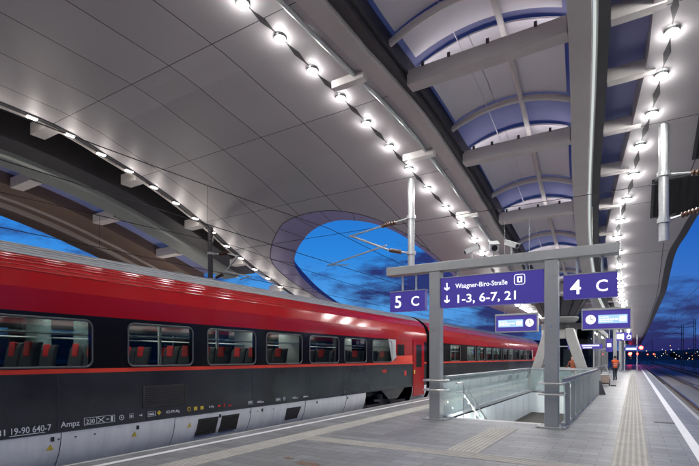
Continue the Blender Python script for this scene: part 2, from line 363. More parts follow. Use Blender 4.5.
# ------------------------------------------------------------------ mesh helpers
class MB:
    def __init__(s): s.v = []; s.f = []; s.m = []; s.uv = None
    def add(s, vs, fs, mi=0):
        o = len(s.v); s.v += [tuple(p) for p in vs]
        for f in fs: s.f.append([i+o for i in f]); s.m.append(mi)
        return s
    def box(s, x0, y0, z0, x1, y1, z1, mi=0):
        if x0 > x1: x0, x1 = x1, x0
        if y0 > y1: y0, y1 = y1, y0
        if z0 > z1: z0, z1 = z1, z0
        return s.add([(x0,y0,z0),(x1,y0,z0),(x1,y1,z0),(x0,y1,z0),(x0,y0,z1),(x1,y0,z1),(x1,y1,z1),(x0,y1,z1)],
                     [(0,3,2,1),(4,5,6,7),(0,1,5,4),(1,2,6,5),(2,3,7,6),(3,0,4,7)], mi)
    def quad(s, a, b, c, d, mi=0): return s.add([a, b, c, d], [(0,1,2,3)], mi)
    def prism(s, pts, d, mi=0):
        """closed polygon of 3-D points pushed along d"""
        n = len(pts); d = Vector(d)
        vs = [Vector(p) for p in pts] + [Vector(p)+d for p in pts]
        fs = [tuple(range(n))[::-1], tuple(range(n, 2*n))] + [(i, (i+1) % n, n+(i+1) % n, n+i) for i in range(n)]
        return s.add(vs, fs, mi)
    def tube(s, pts, r, n=8, mi=0, cap=True, closed=False):
        P = [Vector(p) for p in pts]; N = len(P); rings = []
        rr = r if isinstance(r, (list, tuple)) else [r]*N
        prev = None
        for i, p in enumerate(P):
            if closed: t = (P[(i+1) % N]-P[i-1])
            else: t = (P[min(i+1, N-1)]-P[max(i-1, 0)])
            t.normalize()
            if prev is None:
                a = Vector((0, 0, 1)) if abs(t.z) < 0.9 else Vector((1, 0, 0))
                u = t.cross(a).normalized()
            else:
                u = (prev - t*prev.dot(t)).normalized()
            prev = u; w = t.cross(u)
            rings.append([p + (u*math.cos(2*PI*k/n)+w*math.sin(2*PI*k/n))*rr[i] for k in range(n)])
        vs = [q for rg in rings for q in rg]; fs = []
        for i in range(N if closed else N-1):
            j = (i+1) % N
            for k in range(n): fs.append((i*n+k, i*n+(k+1) % n, j*n+(k+1) % n, j*n+k))
        if cap and not closed:
            fs.append(tuple(range(n))[::-1]); fs.append(tuple(range((N-1)*n, N*n)))
        return s.add(vs, fs, mi)
    def bar(s, a, b, w, h, mi=0, up=(0, 0, 1)):
        a, b = Vector(a), Vector(b); t = (b-a).normalized(); up = Vector(up)
        u = t.cross(up)
        if u.length < 1e-4: u = t.cross(Vector((1, 0, 0)))
        u.normalize(); q = u.cross(t).normalized()
        c = [(-w/2, -h/2), (w/2, -h/2), (w/2, h/2), (-w/2, h/2)]
        vs = [a+u*i+q*j for i, j in c]+[b+u*i+q*j for i, j in c]
        return s.add(vs, [(3,2,1,0),(4,5,6,7),(0,1,5,4),(1,2,6,5),(2,3,7,6),(3,0,4,7)], mi)
    def sphere(s, c, r, nu=12, nv=8, mi=0, sz=1.0):
        vs = []; fs = []
        for j in range(nv+1):
            th = PI*j/nv
            for i in range(nu):
                ph = 2*PI*i/nu
                vs.append((c[0]+r*math.sin(th)*math.cos(ph), c[1]+r*math.sin(th)*math.sin(ph), c[2]+r*sz*math.cos(th)))
        for j in range(nv):
            for i in range(nu): fs.append((j*nu+i, (j+1)*nu+i, (j+1)*nu+(i+1) % nu, j*nu+(i+1) % nu))
        return s.add(vs, fs, mi)
    def sweep(s, xa, xb, za, zb, ys, mi=0, zf=None):
        """box section run along y: xa..xb functions of y, za..zb offsets from the roof line"""
        vs = []; fs = []; zf = zf or zc
        for y in ys:
            z = zf(y); a, b = xa(y), xb(y)
            vs += [(a, y, z+za), (b, y, z+za), (b, y, z+zb), (a, y, z+zb)]
        n = len(ys)
        for i in range(n-1):
            for k in range(4):
                fs.append((i*4+k, i*4+(k+1) % 4, (i+1)*4+(k+1) % 4, (i+1)*4+k))
        fs.append((0, 1, 2, 3)[::-1]); fs.append(tuple((n-1)*4+k for k in range(4)))
        return s.add(vs, fs, mi)
    def build(s, name, mats, parent=None, smooth=False, bevel=0.0, weld=False, sharp=35):
        me = bpy.data.meshes.new(name)
        off = parent.matrix_basis.translation.copy() if parent else Vector((0, 0, 0))
        p = parent
        while p is not None and p.parent is not None:
            p = p.parent; off += p.matrix_basis.translation
        me.from_pydata([tuple(Vector(q)-off) for q in s.v], [], s.f)
        if isinstance(mats, str): mats = [mats]
        for q in mats: me.materials.append(MATS[q])
        me.polygons.foreach_set('material_index', s.m)
        if s.uv:
            ul = me.uv_layers.new(name='panels')
            for lp in me.loops: ul.data[lp.index].uv = s.uv[lp.vertex_index]
        bm = bmesh.new(); bm.from_mesh(me)
        if weld: bmesh.ops.remove_doubles(bm, verts=bm.verts, dist=1e-5)
        if not s.uv: bmesh.ops.recalc_face_normals(bm, faces=bm.faces)
        bm.to_mesh(me); bm.free()
        if smooth: me.polygons.foreach_set('use_smooth', [True]*len(me.polygons))
        me.update()
        o = bpy.data.objects.new(name, me); COL.objects.link(o)
        if parent: o.parent = parent
        if bevel:
            b = o.modifiers.new('edge', 'BEVEL'); b.width = bevel; b.segments = 2; b.limit_method = 'ANGLE'; b.angle_limit = R(40)
        if smooth:
            me.set_sharp_from_angle(angle=R(sharp))
        return o

def tag(o, label=None, cat=None, group=None, kind=None):
    if label: o['label'] = label
    if cat: o['category'] = cat
    if group: o['group'] = group
    if kind: o['kind'] = kind
    return o
def thing(name, loc, label, cat, group=None):
    o = bpy.data.objects.new(name, None); o.location = loc; COL.objects.link(o)
    o.empty_display_size = 0.2
    return tag(o, label, cat, group)
def copy_tree(o, parent=None, skip=()):
    c = o.copy(); COL.objects.link(c)
    if parent: c.parent = parent
    for ch in list(o.children):
        if ch.name.split('.')[0] in skip: continue
        copy_tree(ch, c, skip)
    return c

def text_mesh(name, s, size, mat, parent, origin, xdir, zdir, align='LEFT', depth=0.003, sx=1.0, width=None):
    """flat lettering standing on a surface; origin = left end of the base line"""
    cu = bpy.data.curves.new(name, 'FONT'); cu.body = s; cu.size = size; cu.align_x = align
    cu.extrude = depth/2; cu.offset = size*(0.012 if size > 0.25 else 0.006); cu.resolution_u = 3
    t = bpy.data.objects.new(name, cu)
    COL.objects.link(t)
    dg = bpy.context.evaluated_depsgraph_get(); dg.update()
    me = bpy.data.meshes.new_from_object(t.evaluated_get(dg))
    COL.objects.unlink(t); bpy.data.objects.remove(t); bpy.data.curves.remove(cu)
    if width: sx = width/(max(v.co.x for v in me.vertices)-min(v.co.x for v in me.vertices))
    X = Vector(xdir).normalized(); Z = Vector(zdir).normalized(); N = X.cross(Z)
    off = Vector(origin)-parent.matrix_basis.translation
    p = parent
    while p.parent is not None:
        p = p.parent; off -= p.matrix_basis.translation
    for v in me.vertices:
        c = v.co.copy(); v.co = X*(c.x*sx)+Z*c.y+N*c.z+off
    me.materials.clear(); me.materials.append(MATS[mat]); me.update()
    o = bpy.data.objects.new(name, me); COL.objects.link(o); o.parent = parent
    return o

def interp(tab):
    xs = [a for a, _ in tab]; ys = [b for _, b in tab]; n = len(xs)
    d = [(ys[i+1]-ys[i])/(xs[i+1]-xs[i]) for i in range(n-1)]
    m = [d[0]]+[0 if d[i-1]*d[i] <= 0 else 2*d[i-1]*d[i]/(d[i-1]+d[i]) for i in range(1, n-1)]+[d[-1]]
    def f(x):
        if x <= xs[0]: return ys[0]
        if x >= xs[-1]: return ys[-1]
        i = 0
        while xs[i+1] < x: i += 1
        h = xs[i+1]-xs[i]; t = (x-xs[i])/h
        return ((1+2*t)*(1-t)**2*ys[i]+t*(1-t)**2*h*m[i]+t*t*(3-2*t)*ys[i+1]+t*t*(t-1)*h*m[i+1])
    return f

# ------------------------------------------------------------------ ground, platform, tracks
def struct(o): return tag(o, kind='structure')
g = MB(); g.quad((-3000, -3000, -0.98), (3000, -3000, -0.98), (3000, 3000, -0.98), (-3000, 3000, -0.98))
struct(g.build('ground', 'ground'))

PX0, PX1, PY0, PY1 = -7.27, 1.49, -8.0, 130.0
SX0, SX1, SY0, SY1 = -4.22, -1.50, 12.1, 23.7          # stairwell opening
p = MB()
for (a, b, c, d) in ((PX0, PY0, PX1, SY0), (PX0, SY0, SX0, SY1), (SX1, SY0, PX1, SY1), (PX0, SY1, PX1, PY1)):
    p.quad((a, b, 0), (c, b, 0), (c, d, 0), (a, d, 0))
for (a, b, c, d) in ((PX0+0.12, PY0, PX0+0.12, PY1), (PX1-0.12, PY1, PX1-0.12, PY0)):
    p.quad((a, b, -0.12), (c, d, -0.12), (c, d, -1.0), (a, b, -1.0), 1)
p.box(PX0, PY0, -0.12, PX0+0.12, PY1, -0.004, 1); p.box(PX1-0.12, PY0, -0.12, PX1, PY1, -0.004, 1)
p.quad((PX0, PY1, 0), (PX1, PY1, 0), (PX1, PY1, -1), (PX0, PY1, -1), 1)
struct(p.build('platform', ['paving', 'concrete']))
# coping stones at both edges, white safety lines, tactile strips: thin sheets
m = MB()
m.box(PX0-0.03, PY0, -0.115, PX0+0.05, PY1, 0.006); m.box(PX1-0.06, PY0, -0.115, PX1+0.03, PY1, 0.006)
struct(m.build('platform_coping', 'coping'))
m = MB(); m.box(-6.92, PY0, 0.001, -6.80, PY1, 0.005); m.box(0.86, PY0, 0.001, 1.02, PY1, 0.005)
struct(m.build('safety_line_markings', 'white_paint'))
def tact(m, x0, y0, x1, y1, along):
    m.box(x0, y0, 0.001, x1, y1, 0.005)
    w = (x1-x0) if along == 'y' else (y1-y0)
    n = max(4, int(w/0.072))
    for i in range(n):
        c = (i+0.5)*w/n
        if along == 'y': m.box(x0+c-0.018, y0+0.01, 0.005, x0+c+0.018, y1-0.01, 0.010, 1)
        else: m.box(x0+0.01, y0+c-0.012, 0.005, x1-0.01, y0+c+0.012, 0.010, 1)
m = MB()
tact(m, -0.30, PY0, 0.20, PY1, 'y')
tact(m, -6.12, PY0, -5.62, PY1, 'y')
tact(m, -5.615, 7.40, -0.305, 7.84, 'x')
tact(m, -2.82, 7.845, -2.25, 11.0, 'y')
struct(m.build('tactile_paving', ['tactile_groove', 'tactile']))
m = MB(); random.seed(21)
for (bx, by, br_) in ((-4.25, 5.75, 0.26), (-3.85, 5.6, 0.16), (-4.75, 5.9, 0.12)):
    pts = [(bx+br_*random.uniform(0.5, 1.1)*math.cos(R(a)), by+0.55*br_*random.uniform(0.5, 1.1)*math.sin(R(a)), 0.001) for a in range(0, 360, 15)]
    m.prism(pts, (0, 0, 0.002))
struct(m.build('floor_stain', 'rust_stain'))
m = MB(); m.box(0.42, 13.9, 0.001, 0.86, 14.12, 0.006)
tag(m.build('drain_cover', 'grille'), 'dark slotted drain cover set in the paving beside the white line', 'drain cover')
m = MB()
for (a, b) in ((1.52, 12.5), (-16.5, -7.3)):
    m.quad((a, -30, -0.74), (b, -30, -0.74), (b, 400, -0.74), (a, 400, -0.74))
struct(m.build('ballast_bed', 'ballast'))
m = MB()
m.box(1.75, -30, -0.735, 2.55, 400, -0.72); m.box(3.85, -30, -0.735, 4.6, 400, -0.72)
m.box(6.2, -30, -0.735, 9.2, 400, -0.72)
struct(m.build('dark_ballast_ground', 'ballast_dark'))  # darker brown ballast strips under and beside the rails
def track(cx, label, y0, y1, nsl):
    t = thing('railway_track', (cx, y0, -0.74), label, 'railway track')
    for s in (-1, 1):
        q = MB(); x = cx+s*0.7525
        q.box(x-0.07, y0, -0.70, x+0.07, y1, -0.685); q.box(x-0.01, y0, -0.685, x+0.01, y1, -0.59)
        q.box(x-0.036, y0, -0.59, x+0.036, y1, -0.553); q.box(x-0.030, y0, -0.553, x+0.030, y1, -0.550, 1)
        q.build('rail', ['rail', 'rail_top'], t)
    q = MB(); q.box(cx-1.25, 0, -0.745, cx+1.25, 0.26, -0.70)
    proto = None
    for i in range(nsl):
        if proto is None:
            q = MB(); q.box(cx-1.25, y0+6, -0.745, cx+1.25, y0+6.26, -0.70)
            proto = q.build('sleeper', 'concrete', t)
        else:
            c = proto.copy(); COL.objects.link(c); c.location.y += i*0.65
    return t
track(3.2, 'railway track on pale ballast along the right platform edge', -20, 390, 98)
track(7.7, 'second railway track out on the dark ballast beyond the first', -20, 390, 90)
track(-8.83, 'railway track that the red train stands on', -20, 390, 40)
track(-13.6, 'railway track hidden behind the red train, under the neighbouring roof', -20, 390, 0)

# far hills and the town lights on them
h = MB(); n = 90; pts = []
for i in range(n+1):
    a = R(-60+i*(210/n)); dd = 1500
    hh = 52+26*math.sin(a*3.1+0.6)+12*math.sin(a*9.0+1.3)+5*math.sin(a*23)
    pts.append((math.sin(a-R(60))*dd, math.cos(a-R(60))*dd, hh))
for i in range(n):
    (x0, y0, z0), (x1, y1, z1) = pts[i], pts[i+1]
    h.quad((x0*0.55, y0*0.55, -1), (x1*0.55, y1*0.55, -1), (x1*0.8, y1*0.8, z1*0.55), (x0*0.8, y0*0.8, z0*0.55))
    h.quad((x0*0.8, y0*0.8, z0*0.55), (x1*0.8, y1*0.8, z1*0.55), (x1, y1, z1), (x0, y0, z0))
    h.quad((x0, y0, z0), (x1, y1, z1), (x1*1.3, y1*1.3, -1), (x0*1.3, y0*1.3, -1))
struct(h.build('hills', 'hill', smooth=True, weld=True))
c = MB()
for i in range(130):
    a = R(random.uniform(-14, 12)); dd = random.uniform(180, 800)
    z = random.uniform(0.5, 6) if dd < 500 else random.uniform(1, 17)
    r = dd*random.choice([0.0004, 0.0005, 0.0006, 0.0008])
    c.sphere((math.sin(a)*dd+2, math.cos(a)*dd, z), r, 6, 4, random.choice([0, 1, 1]))
tag(c.build('town_lights', ['city_white', 'city_amber']), 'scattered small white and amber lights of the town below the dark hill', 'town lights', kind='stuff')

tl = MB(); random.seed(11)
for i in range(5200):
    y = random.uniform(110, 420); f = random.random()
    x = 15+0.10*(y-110)+f*40
    hmax = 3.0+2.6*math.sin(x*0.45)*math.sin(y*0.07)+1.8*math.sin(y*0.23+x*0.2)
    z = -0.9+max(0.6, hmax)*random.random()**0.7
    r = random.uniform(0.25, 0.7); c_ = Vector((x, y, z))
    vs = [c_+Vector((random.uniform(-r, r), random.uniform(-r, r), random.uniform(-r, r))) for _ in range(3)]
    tl.add(vs, [(0, 1, 2)])
tag(tl.build('treeline', 'dark_leaves'), 'dark line of bushes and trees beyond the open tracks at right', 'bushes', kind='stuff')

# ------------------------------------------------------------------ the wave-shaped roof
zc = interp([(-30, 8.22), (5.5, 8.22), (6.34, 8.22), (7.39, 8.20), (8.45, 8.08), (9.5, 7.95), (10.56, 7.76), (11.6, 7.53), (12.67, 7.24),
             (13.7, 6.97), (14.8, 6.62), (15.84, 6.30), (16.9, 5.97), (17.95, 5.70), (19.0, 5.41), (20.06, 5.09),
             (21.1, 4.83), (22.2, 4.62), (23.2, 4.44), (25, 4.31), (30, 4.26), (200, 4.26)])
H = 6.6
def hx(tab): return interp([(a*H, b*H) for a, b in tab])
rowL = hx([(-2, -.937), (.96, -.937), (1.12, -.936), (1.44, -.917), (1.76, -.879), (1.92, -.86), (2.08, -.837), (2.24, -.805), (2.4, -.778), (2.56, -.755), (2.8, -.755), (20, -.755)])
rowR = hx([(-2, .10), (1.0, .10), (1.6, .092), (1.76, .074), (1.92, .053), (2.08, .02), (2.24, 0), (2.4, -.026), (2.56, -.055), (2.72, -.072), (20, -.072)])
bLl = hx([(-2, -.806), (1.03, -.806), (1.746, -.72), (2.6, -.64), (3.0, -.62), (20, -.62)])
bLr = hx([(-2, -.742), (1.06, -.738), (1.767, -.665), (2.6, -.60), (3.0, -.58), (20, -.58)])
bLi = hx([(-2, -.70), (1.14, -.697), (1.9, -.635), (2.55, -.585), (3.0, -.565), (20, -.565)])
bRl = hx([(-2, -.135), (1.0, -.135), (1.38, -.156), (2.64, -.255), (3.0, -.265), (20, -.265)])
bRr = hx([(-2, -.075), (1.0, -.078), (1.4, -.096), (2.64, -.197), (3.0, -.21), (20, -.21)])
sRi = hx([(-2, .055), (1.0, .055), (1.6, .045), (1.92, .005), (2.24, -.05), (2.56, -.10), (2.8, -.125), (20, -.125)])  # inner edge of right soffit
xE = interp([(-30, -13.9), (6.3, -13.9), (9.0, -14.3), (13, -14.9), (16, -15.5), (20, -15.8), (200, -15.8)])
ROOF_END = 110.0
def frange(a, b, s):
    n = max(1, int(round((b-a)/s))); return [a+(b-a)*i/n for i in range(n+1)]
YS = frange(-7, 30, 0.5)+frange(32, ROOF_END, 6)
def catmull(P, k=6):
    out = []
    for i in range(len(P)-1):
        p0 = P[max(i-1, 0)]; p1 = P[i]; p2 = P[i+1]; p3 = P[min(i+2, len(P)-1)]
        for j in range(k):
            t = j/k
            out.append(tuple(0.5*((2*p1[q])+(-p0[q]+p2[q])*t+(2*p0[q]-5*p1[q]+4*p2[q]-p3[q])*t*t+(-p0[q]+3*p1[q]-3*p2[q]+p3[q])*t**3) for q in (0, 1)))
    out.append(P[-1]); return out
# lens-shaped opening over the track: inner edge and the outer edge of its collar
INN = catmull([(-6.65, 24), (-6.7, 20.0), (-6.95, 18.4), (-7.2, 17.0), (-7.55, 15.9), (-8.25, 15.0), (-9.3, 14.55), (-10.4, 14.7), (-11.45, 15.25), (-12.7, 16.25), (-13.6, 17.4), (-14.1, 19), (-14.25, 21), (-14.3, 24)])
OUT = []
for i, (x, y) in enumerate(INN):
    a = INN[max(i-1, 0)]; b = INN[min(i+1, len(INN)-1)]
    tx, ty = b[0]-a[0], b[1]-a[1]; l = math.hypot(tx, ty)
    nx, ny = -ty/l, tx/l
    w = 0.22+0.85*max(0, min(1, (-7.6-x)/3.5))*(1 if y < 17 else max(0.35, 1-(y-17)/5))
    OUT.append((x+nx*w, y+ny*w))
def inpoly(x, y, P):
    c = False; j = len(P)-1
    for i in range(len(P)):
        if (P[i][1] > y) != (P[j][1] > y) and x < (P[j][0]-P[i][0])*(y-P[i][1])/(P[j][1]-P[i][1])+P[i][0]: c = not c
        j = i
    return c
def sheet(poly, ufun, zoff=0.0):
    xs = [q[0] for q in poly]; ys = [q[1] for q in poly]
    V = [Vector(q) for q in poly]; n = len(V)
    E = [(i, (i+1) % n) for i in range(n)]
    for y in frange(min(ys)+0.4, 26, 0.55)+frange(29, max(ys)-1, 4):
        for x in frange(min(xs)+0.3, max(xs)-0.3, 0.7):
            if inpoly(x, y, poly): V.append(Vector((x, y)))
    vo, eo, fo, _, _, _ = delaunay_2d_cdt(V, E, [], 0, 1e-4)
    mb = MB()
    mb.v = [(q.x, q.y, zc(q.y)+zoff) for q in vo]
    mb.uv = [(ufun(q.x, q.y), (q.y-6.85)/3.12) for q in vo]
    for f in fo:
        cx = sum(vo[i].x for i in f)/len(f); cy = sum(vo[i].y for i in f)/len(f)
        if inpoly(cx, cy, poly): mb.f.append(list(f)); mb.m.append(0)
    return mb
canopy = thing('platform_canopy', (-2.75, 24.0, 4.2), 'large wave-shaped grey panelled roof over the platform with oval opening and skylight', 'station roof')
polyL = [(xE(y), y) for y in YS]+[(-14.5, ROOF_END)]+[OUT[-1] if False else q for q in OUT[::-1]]+[(-6.43, 40), (-6.43, ROOF_END)]+[(bLl(y), y) for y in YS[::-1]]
sheet(polyL, lambda x, y: (rowL(y)-x)/((rowL(y)-xE(y))/5.6)).build('soffit', 'soffit', canopy)
rimR = [(-5.5-x, y) for x, y in OUT]
rimR = [q for q in rimR if q[0] < 3.6]
polyR = [(sRi(y), y) for y in YS]+[(0.93, ROOF_END), (0.93, 40)]+rimR+[(4.2, 14.2), (9.5, 14.2), (9.5, -7)]
sheet(polyR, lambda x, y: (x-rowR(y))/1.32).build('soffit', 'soffit', canopy)
# collar and upstand of the opening
def ring(A, B, za, zb):
    mb = MB()
    for i in range(len(A)-1):
        (x0, y0), (x1, y1) = A[i], A[i+1]; (u0, v0), (u1, v1) = B[i], B[i+1]
        mb.quad((x0, y0, zc(y0)+za), (x1, y1, zc(y1)+za), (u1, v1, zc(v1)+zb), (u0, v0, zc(v0)+zb))
    return mb
INL = INN+[(-14.3, 40), (-14.3, ROOF_END)]; OUL = OUT+[(-14.52, 40), (-14.52, ROOF_END)]
INL = [(-6.65, ROOF_END), (-6.65, 40)]+INL; OUL = [(-6.43, ROOF_END), (-6.43, 40)]+OUL
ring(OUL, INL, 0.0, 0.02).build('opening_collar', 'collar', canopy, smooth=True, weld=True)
mb = MB()
def uph(x, y): return 0.05 if x > -9 else (0.05+0.26*max(0, min(1, (y-15.6)/2.2)) if y < 19 else max(0.08, 0.31-(y-19)*0.06))
for i in range(len(INL)-1):
    (x0, y0), (x1, y1) = INL[i], INL[i+1]
    mb.quad((x0, y0, zc(y0)+0.02), (x1, y1, zc(y1)+0.02), (x1, y1, zc(y1)+0.02+uph(x1, y1)), (x0, y0, zc(y0)+0.02+uph(x0, y0)))
mb.build('opening_upstand', 'rim_blue', canopy, weld=True)
iR = [(-5.5-x, y) for x, y in INL if -5.5-x < 3.3]; oR = [(-5.5-x, y) for (x, y), (a, b) in zip(OUL, INL) if -5.5-a < 3.3]
ring(oR, iR, 0.0, 0.02).build('opening_collar', 'soffit', canopy)
ring(iR, iR, 0.02, 0.06).build('opening_upstand', 'dark_steel', canopy)
# dark joint round the collar
q = MB(); q.tube([(x, y, zc(y)-0.004) for x, y in OUT], 0.014, 5); q.build('collar_joint', 'dark_steel', canopy)
q = MB()
for i in range(8, len(OUT)-4, 5):
    (x0, y0), (x1, y1) = OUT[i], INN[i]
    q.tube([(x0, y0, zc(y0)-0.002), (x1, y1, zc(y1)+0.016)], 0.008, 5)
q.build('collar_joint', 'dark_steel', canopy)
# main beams of the skylight
YB = frange(-7, 30, 0.6)+frange(32, ROOF_END, 8)
q = MB(); q.sweep(bLl, bLr, -0.05, 0.55, YB); q.build('main_beam', 'beam', canopy, bevel=0.012)
q = MB(); q.sweep(lambda y: bLr(y)+0.004, bLi, 0.07, 0.62, YB); q.sweep(lambda y: bLi(y)+0.002, lambda y: bLi(y)+0.06, 0.22, 0.60, YB); q.build('beam_flange', 'dark_steel', canopy)
q = MB(); q.sweep(bRl, bRr, -0.05, 0.55, YB); q.build('main_beam', 'beam', canopy, bevel=0.012)
q = MB(); q.sweep(lambda y: bRr(y)+0.11, lambda y: bRr(y)+0.30, -0.02, 0.62, YB); q.build('beam_flange', 'dark_steel', canopy)
q = MB(); q.sweep(lambda y: bRr(y)+0.02, lambda y: bRr(y)+0.07, 0.0, 0.05, YB); q.build('light_strip', 'strip_light', canopy)
q = MB(); q.sweep(lambda y: bRr(y)+0.004, lambda y: bRr(y)+0.105, 0.08, 0.5, YB); q.build('beam_flange', 'beam', canopy)
q = MB(); q.tube([(bLl(y)-0.22, y, zc(y)-0.05) for y in YB], 0.045, 8); q.build('service_pipe', 'galvanised', canopy, smooth=True)
# side rooflight right of the right beam: blue glass above, brackets below
q = MB()
for i in range(len(YB)-1):
    y0, y1 = YB[i], YB[i+1]
    q.quad((bRr(y0)+0.30, y0, zc(y0)+0.5), (sRi(y0)+0.02, y0, zc(y0)+0.5), (sRi(y1)+0.02, y1, zc(y1)+0.5), (bRr(y1)+0.30, y1, zc(y1)+0.5))
q.build('side_glazing', 'glass_side', canopy)
q = MB(); q.sweep(lambda y: sRi(y)-0.02, lambda y: sRi(y)+0.0, 0.002, 0.52, YB); q.build('soffit_upstand', 'beam', canopy)
for k in range(-3, 30):
    y = 9.97+3.12*k
    for yy in ((y, y-1.56) if y < 26 else (y,)):
        q = MB(); z = zc(yy)
        q.box(bRr(yy)+0.31, yy-0.11, z-0.01, rowR(yy)-0.12, yy+0.11, z+0.28)
        q.build('bracket', 'beam', canopy, bevel=0.01)
    if y < 30:
        q = MB(); z = zc(y-0.9)
        q.box(rowL(y-0.9)+0.12, y-1.0, z-0.16, bLl(y-0.9)-0.004, y-0.8, z+0.1)
        q.build('bracket', 'beam', canopy, bevel=0.01)
# cross beams, arched ribs, white panels
RISE = 0.42
def vault(y, s, base=0.42):
    a, b = bLi(y), bRl(y)
    w = (b-a)/3.0
    return (a+(b-a)*s, y, zc(y)+base+RISE*min(1, w/1.2)*(1-(2*s-1)**2))
NS = 12
for k in range(-3, 7):
    y = 9.97+3.12*k; z = zc(y)
    q = MB(); q.box(bLi(y)+0.004, y-0.17, z-0.0, bRl(y)-0.004, y+0.17, z+0.34)
    q.build('cross_beam', 'beam', canopy, bevel=0.012)
    for s in (0.12, 0.3, 0.55, 0.83):
        q = MB(); q.box(bLi(y)+(bRl(y)-bLi(y))*s-0.03, y-0.21, z+0.31, bLi(y)+(bRl(y)-bLi(y))*s+0.03, y-0.174, z+0.40)
        q.build('bolt_lug', 'dark_steel', canopy)
    ya = y-0.95
    q = MB(); q.tube([vault(ya, s/NS, 0.36) for s in range(NS+1)], 0.075, 8)
    q.build('arched_rib', 'beam', canopy, smooth=True)
    # white panel from this cross beam on to the next arched rib
    y0, y1 = y+0.12, y+3.12-1.0
    def pan(ya_, yb_, s0, s1, base, mat, name):
        q = MB(); ns, ny = 10, 4
        vs = []; fs = []
        for j in range(ny+1):
            for i in range(ns+1): vs.append(vault(ya_+(yb_-ya_)*j/ny, s0+(s1-s0)*i/ns, base))
        for j in range(ny):
            for i in range(ns): fs.append((j*(ns+1)+i, j*(ns+1)+i+1, (j+1)*(ns+1)+i+1, (j+1)*(ns+1)+i))
        vs2 = [(x, yy, zz+0.03) for x, yy, zz in vs]
        q.add(vs, fs); q.add(vs2, fs)
        q.build(name, mat, canopy, smooth=True)
    pan(y0, y1, 0.055, 0.40, 0.46, 'white_panel', 'ceiling_panel')
    pan(y0, y1, 0.405, 0.97, 0.46, 'white_panel', 'ceiling_panel')
    if k <= 0: pan(y-0.86, y-0.16, 0.07, 0.97, 0.44, 'white_panel', 'ceiling_panel')
    q = MB(); q.box(bLi(y)+0.15, y-0.02, z+0.342, bRl(y)-0.05, y+0.02, z+0.36); q.build('added_fill_strip', 'fill_strip_glow', canopy)  # added fill strip, hidden on the cross beam, brightens the ceiling panels
q = MB()
for i in range(len(YB)-1):
    y0, y1 = YB[i], YB[i+1]
    for s in range(NS):
        q.quad(vault(y0, s/NS, 0.62), vault(y0, (s+1)/NS, 0.62), vault(y1, (s+1)/NS, 0.62), vault(y1, s/NS, 0.62))
q.build('skylight_glazing', 'glass_roof', canopy, smooth=True, weld=True)
q = MB(); q.tube([Vector(vault(y, 0.62, 0.34)) for y in frange(-4, 28, 0.4)], 0.065, 8); q.build('purlin', 'beam', canopy, smooth=True)
q = MB(); q.tube([Vector(vault(y, 0.33, 0.45)) for y in frange(-4, 28, 0.4)], 0.012, 6); q.build('purlin', 'white_panel', canopy, smooth=True)
# dark slots between the lamps of each row
def lamp_ys(): return [6.34-1.056*4+1.056*i for i in range(66)]
# outer edge: fascia, dark void above the next track, brackets
YN = [y for y in YB if y <= 17.01]; YF = [YN[-1]]+[y for y in YB if y > 17.01]
q = MB(); q.sweep(lambda y: xE(y)-0.16, lambda y: xE(y)-0.004, -0.03, 0.5, YN); q.sweep(lambda y: xE(y)-0.16, lambda y: xE(y)-0.004, -0.03, 0.06, YF); q.build('edge_fascia', 'dark_steel', canopy)
q = MB(); q.sweep(lambda y: xE(y)-0.36, lambda y: xE(y)-0.30, -0.02, 0.04, YB); q.build('edge_channel', 'beam', canopy)
for k in range(-3, 20):
    y = 6.9+1.56*2*k
    q = MB(); q.box(xE(y)-1.0, y-0.2, zc(y)-0.12, xE(y)-0.17, y+0.2, zc(y)+0.22); q.build('bracket', 'beam', canopy, bevel=0.01)
# service hatches with louvres in the soffit on the right
for (y0, y1, x0, x1) in ((15.2, 17.0, 0.42, 1.75), (12.6, 14.6, 1.25, 2.6)):
    q = MB()
    zt = lambda y: zc(y)-0.05
    for (a, b, c_, d) in ((x0, y0, x1, y0+0.07), (x0, y1-0.07, x1, y1), (x0, y0, x0+0.07, y1), (x1-0.07, y0, x1, y1)):
        q.prism([(a, b, zt(b)), (c_, b, zt(b)), (c_, d, zt(d)), (a, d, zt(d))], (0, 0, 0.045))
    q.prism([(x0, y0, zc(y0)-0.012), (x1, y0, zc(y0)-0.012), (x1, y1, zc(y1)-0.012), (x0, y1, zc(y1)-0.012)], (0, 0, 0.008), 1)
    for i in range(7):
        xx = x0+0.15+(x1-x0-0.3)*i/6
        q.prism([(xx-0.02, y0+0.08, zc(y0)-0.045), (xx+0.05, y0+0.08, zc(y0)-0.02), (xx+0.05, y1-0.08, zc(y1)-0.02), (xx-0.02, y1-0.08, zc(y1)-0.045)], (0, 0, 0.006), 2)
    q.build('louvre_hatch', ['dark_steel', 'black', 'grille'], canopy)
q = MB()
for i in range(len(YN)-1):          # gutter deck over the gap to the next roof
    y0, y1 = YN[i], YN[i+1]
    q.quad((-16.6, y0, zc(y0)+1.1), (xE(y0)-0.02, y0, zc(y0)+0.5), (xE(y1)-0.02, y1, zc(y1)+0.5), (-16.6, y1, zc(y1)+1.1))
q.build('gutter_deck', 'dark_steel', canopy)

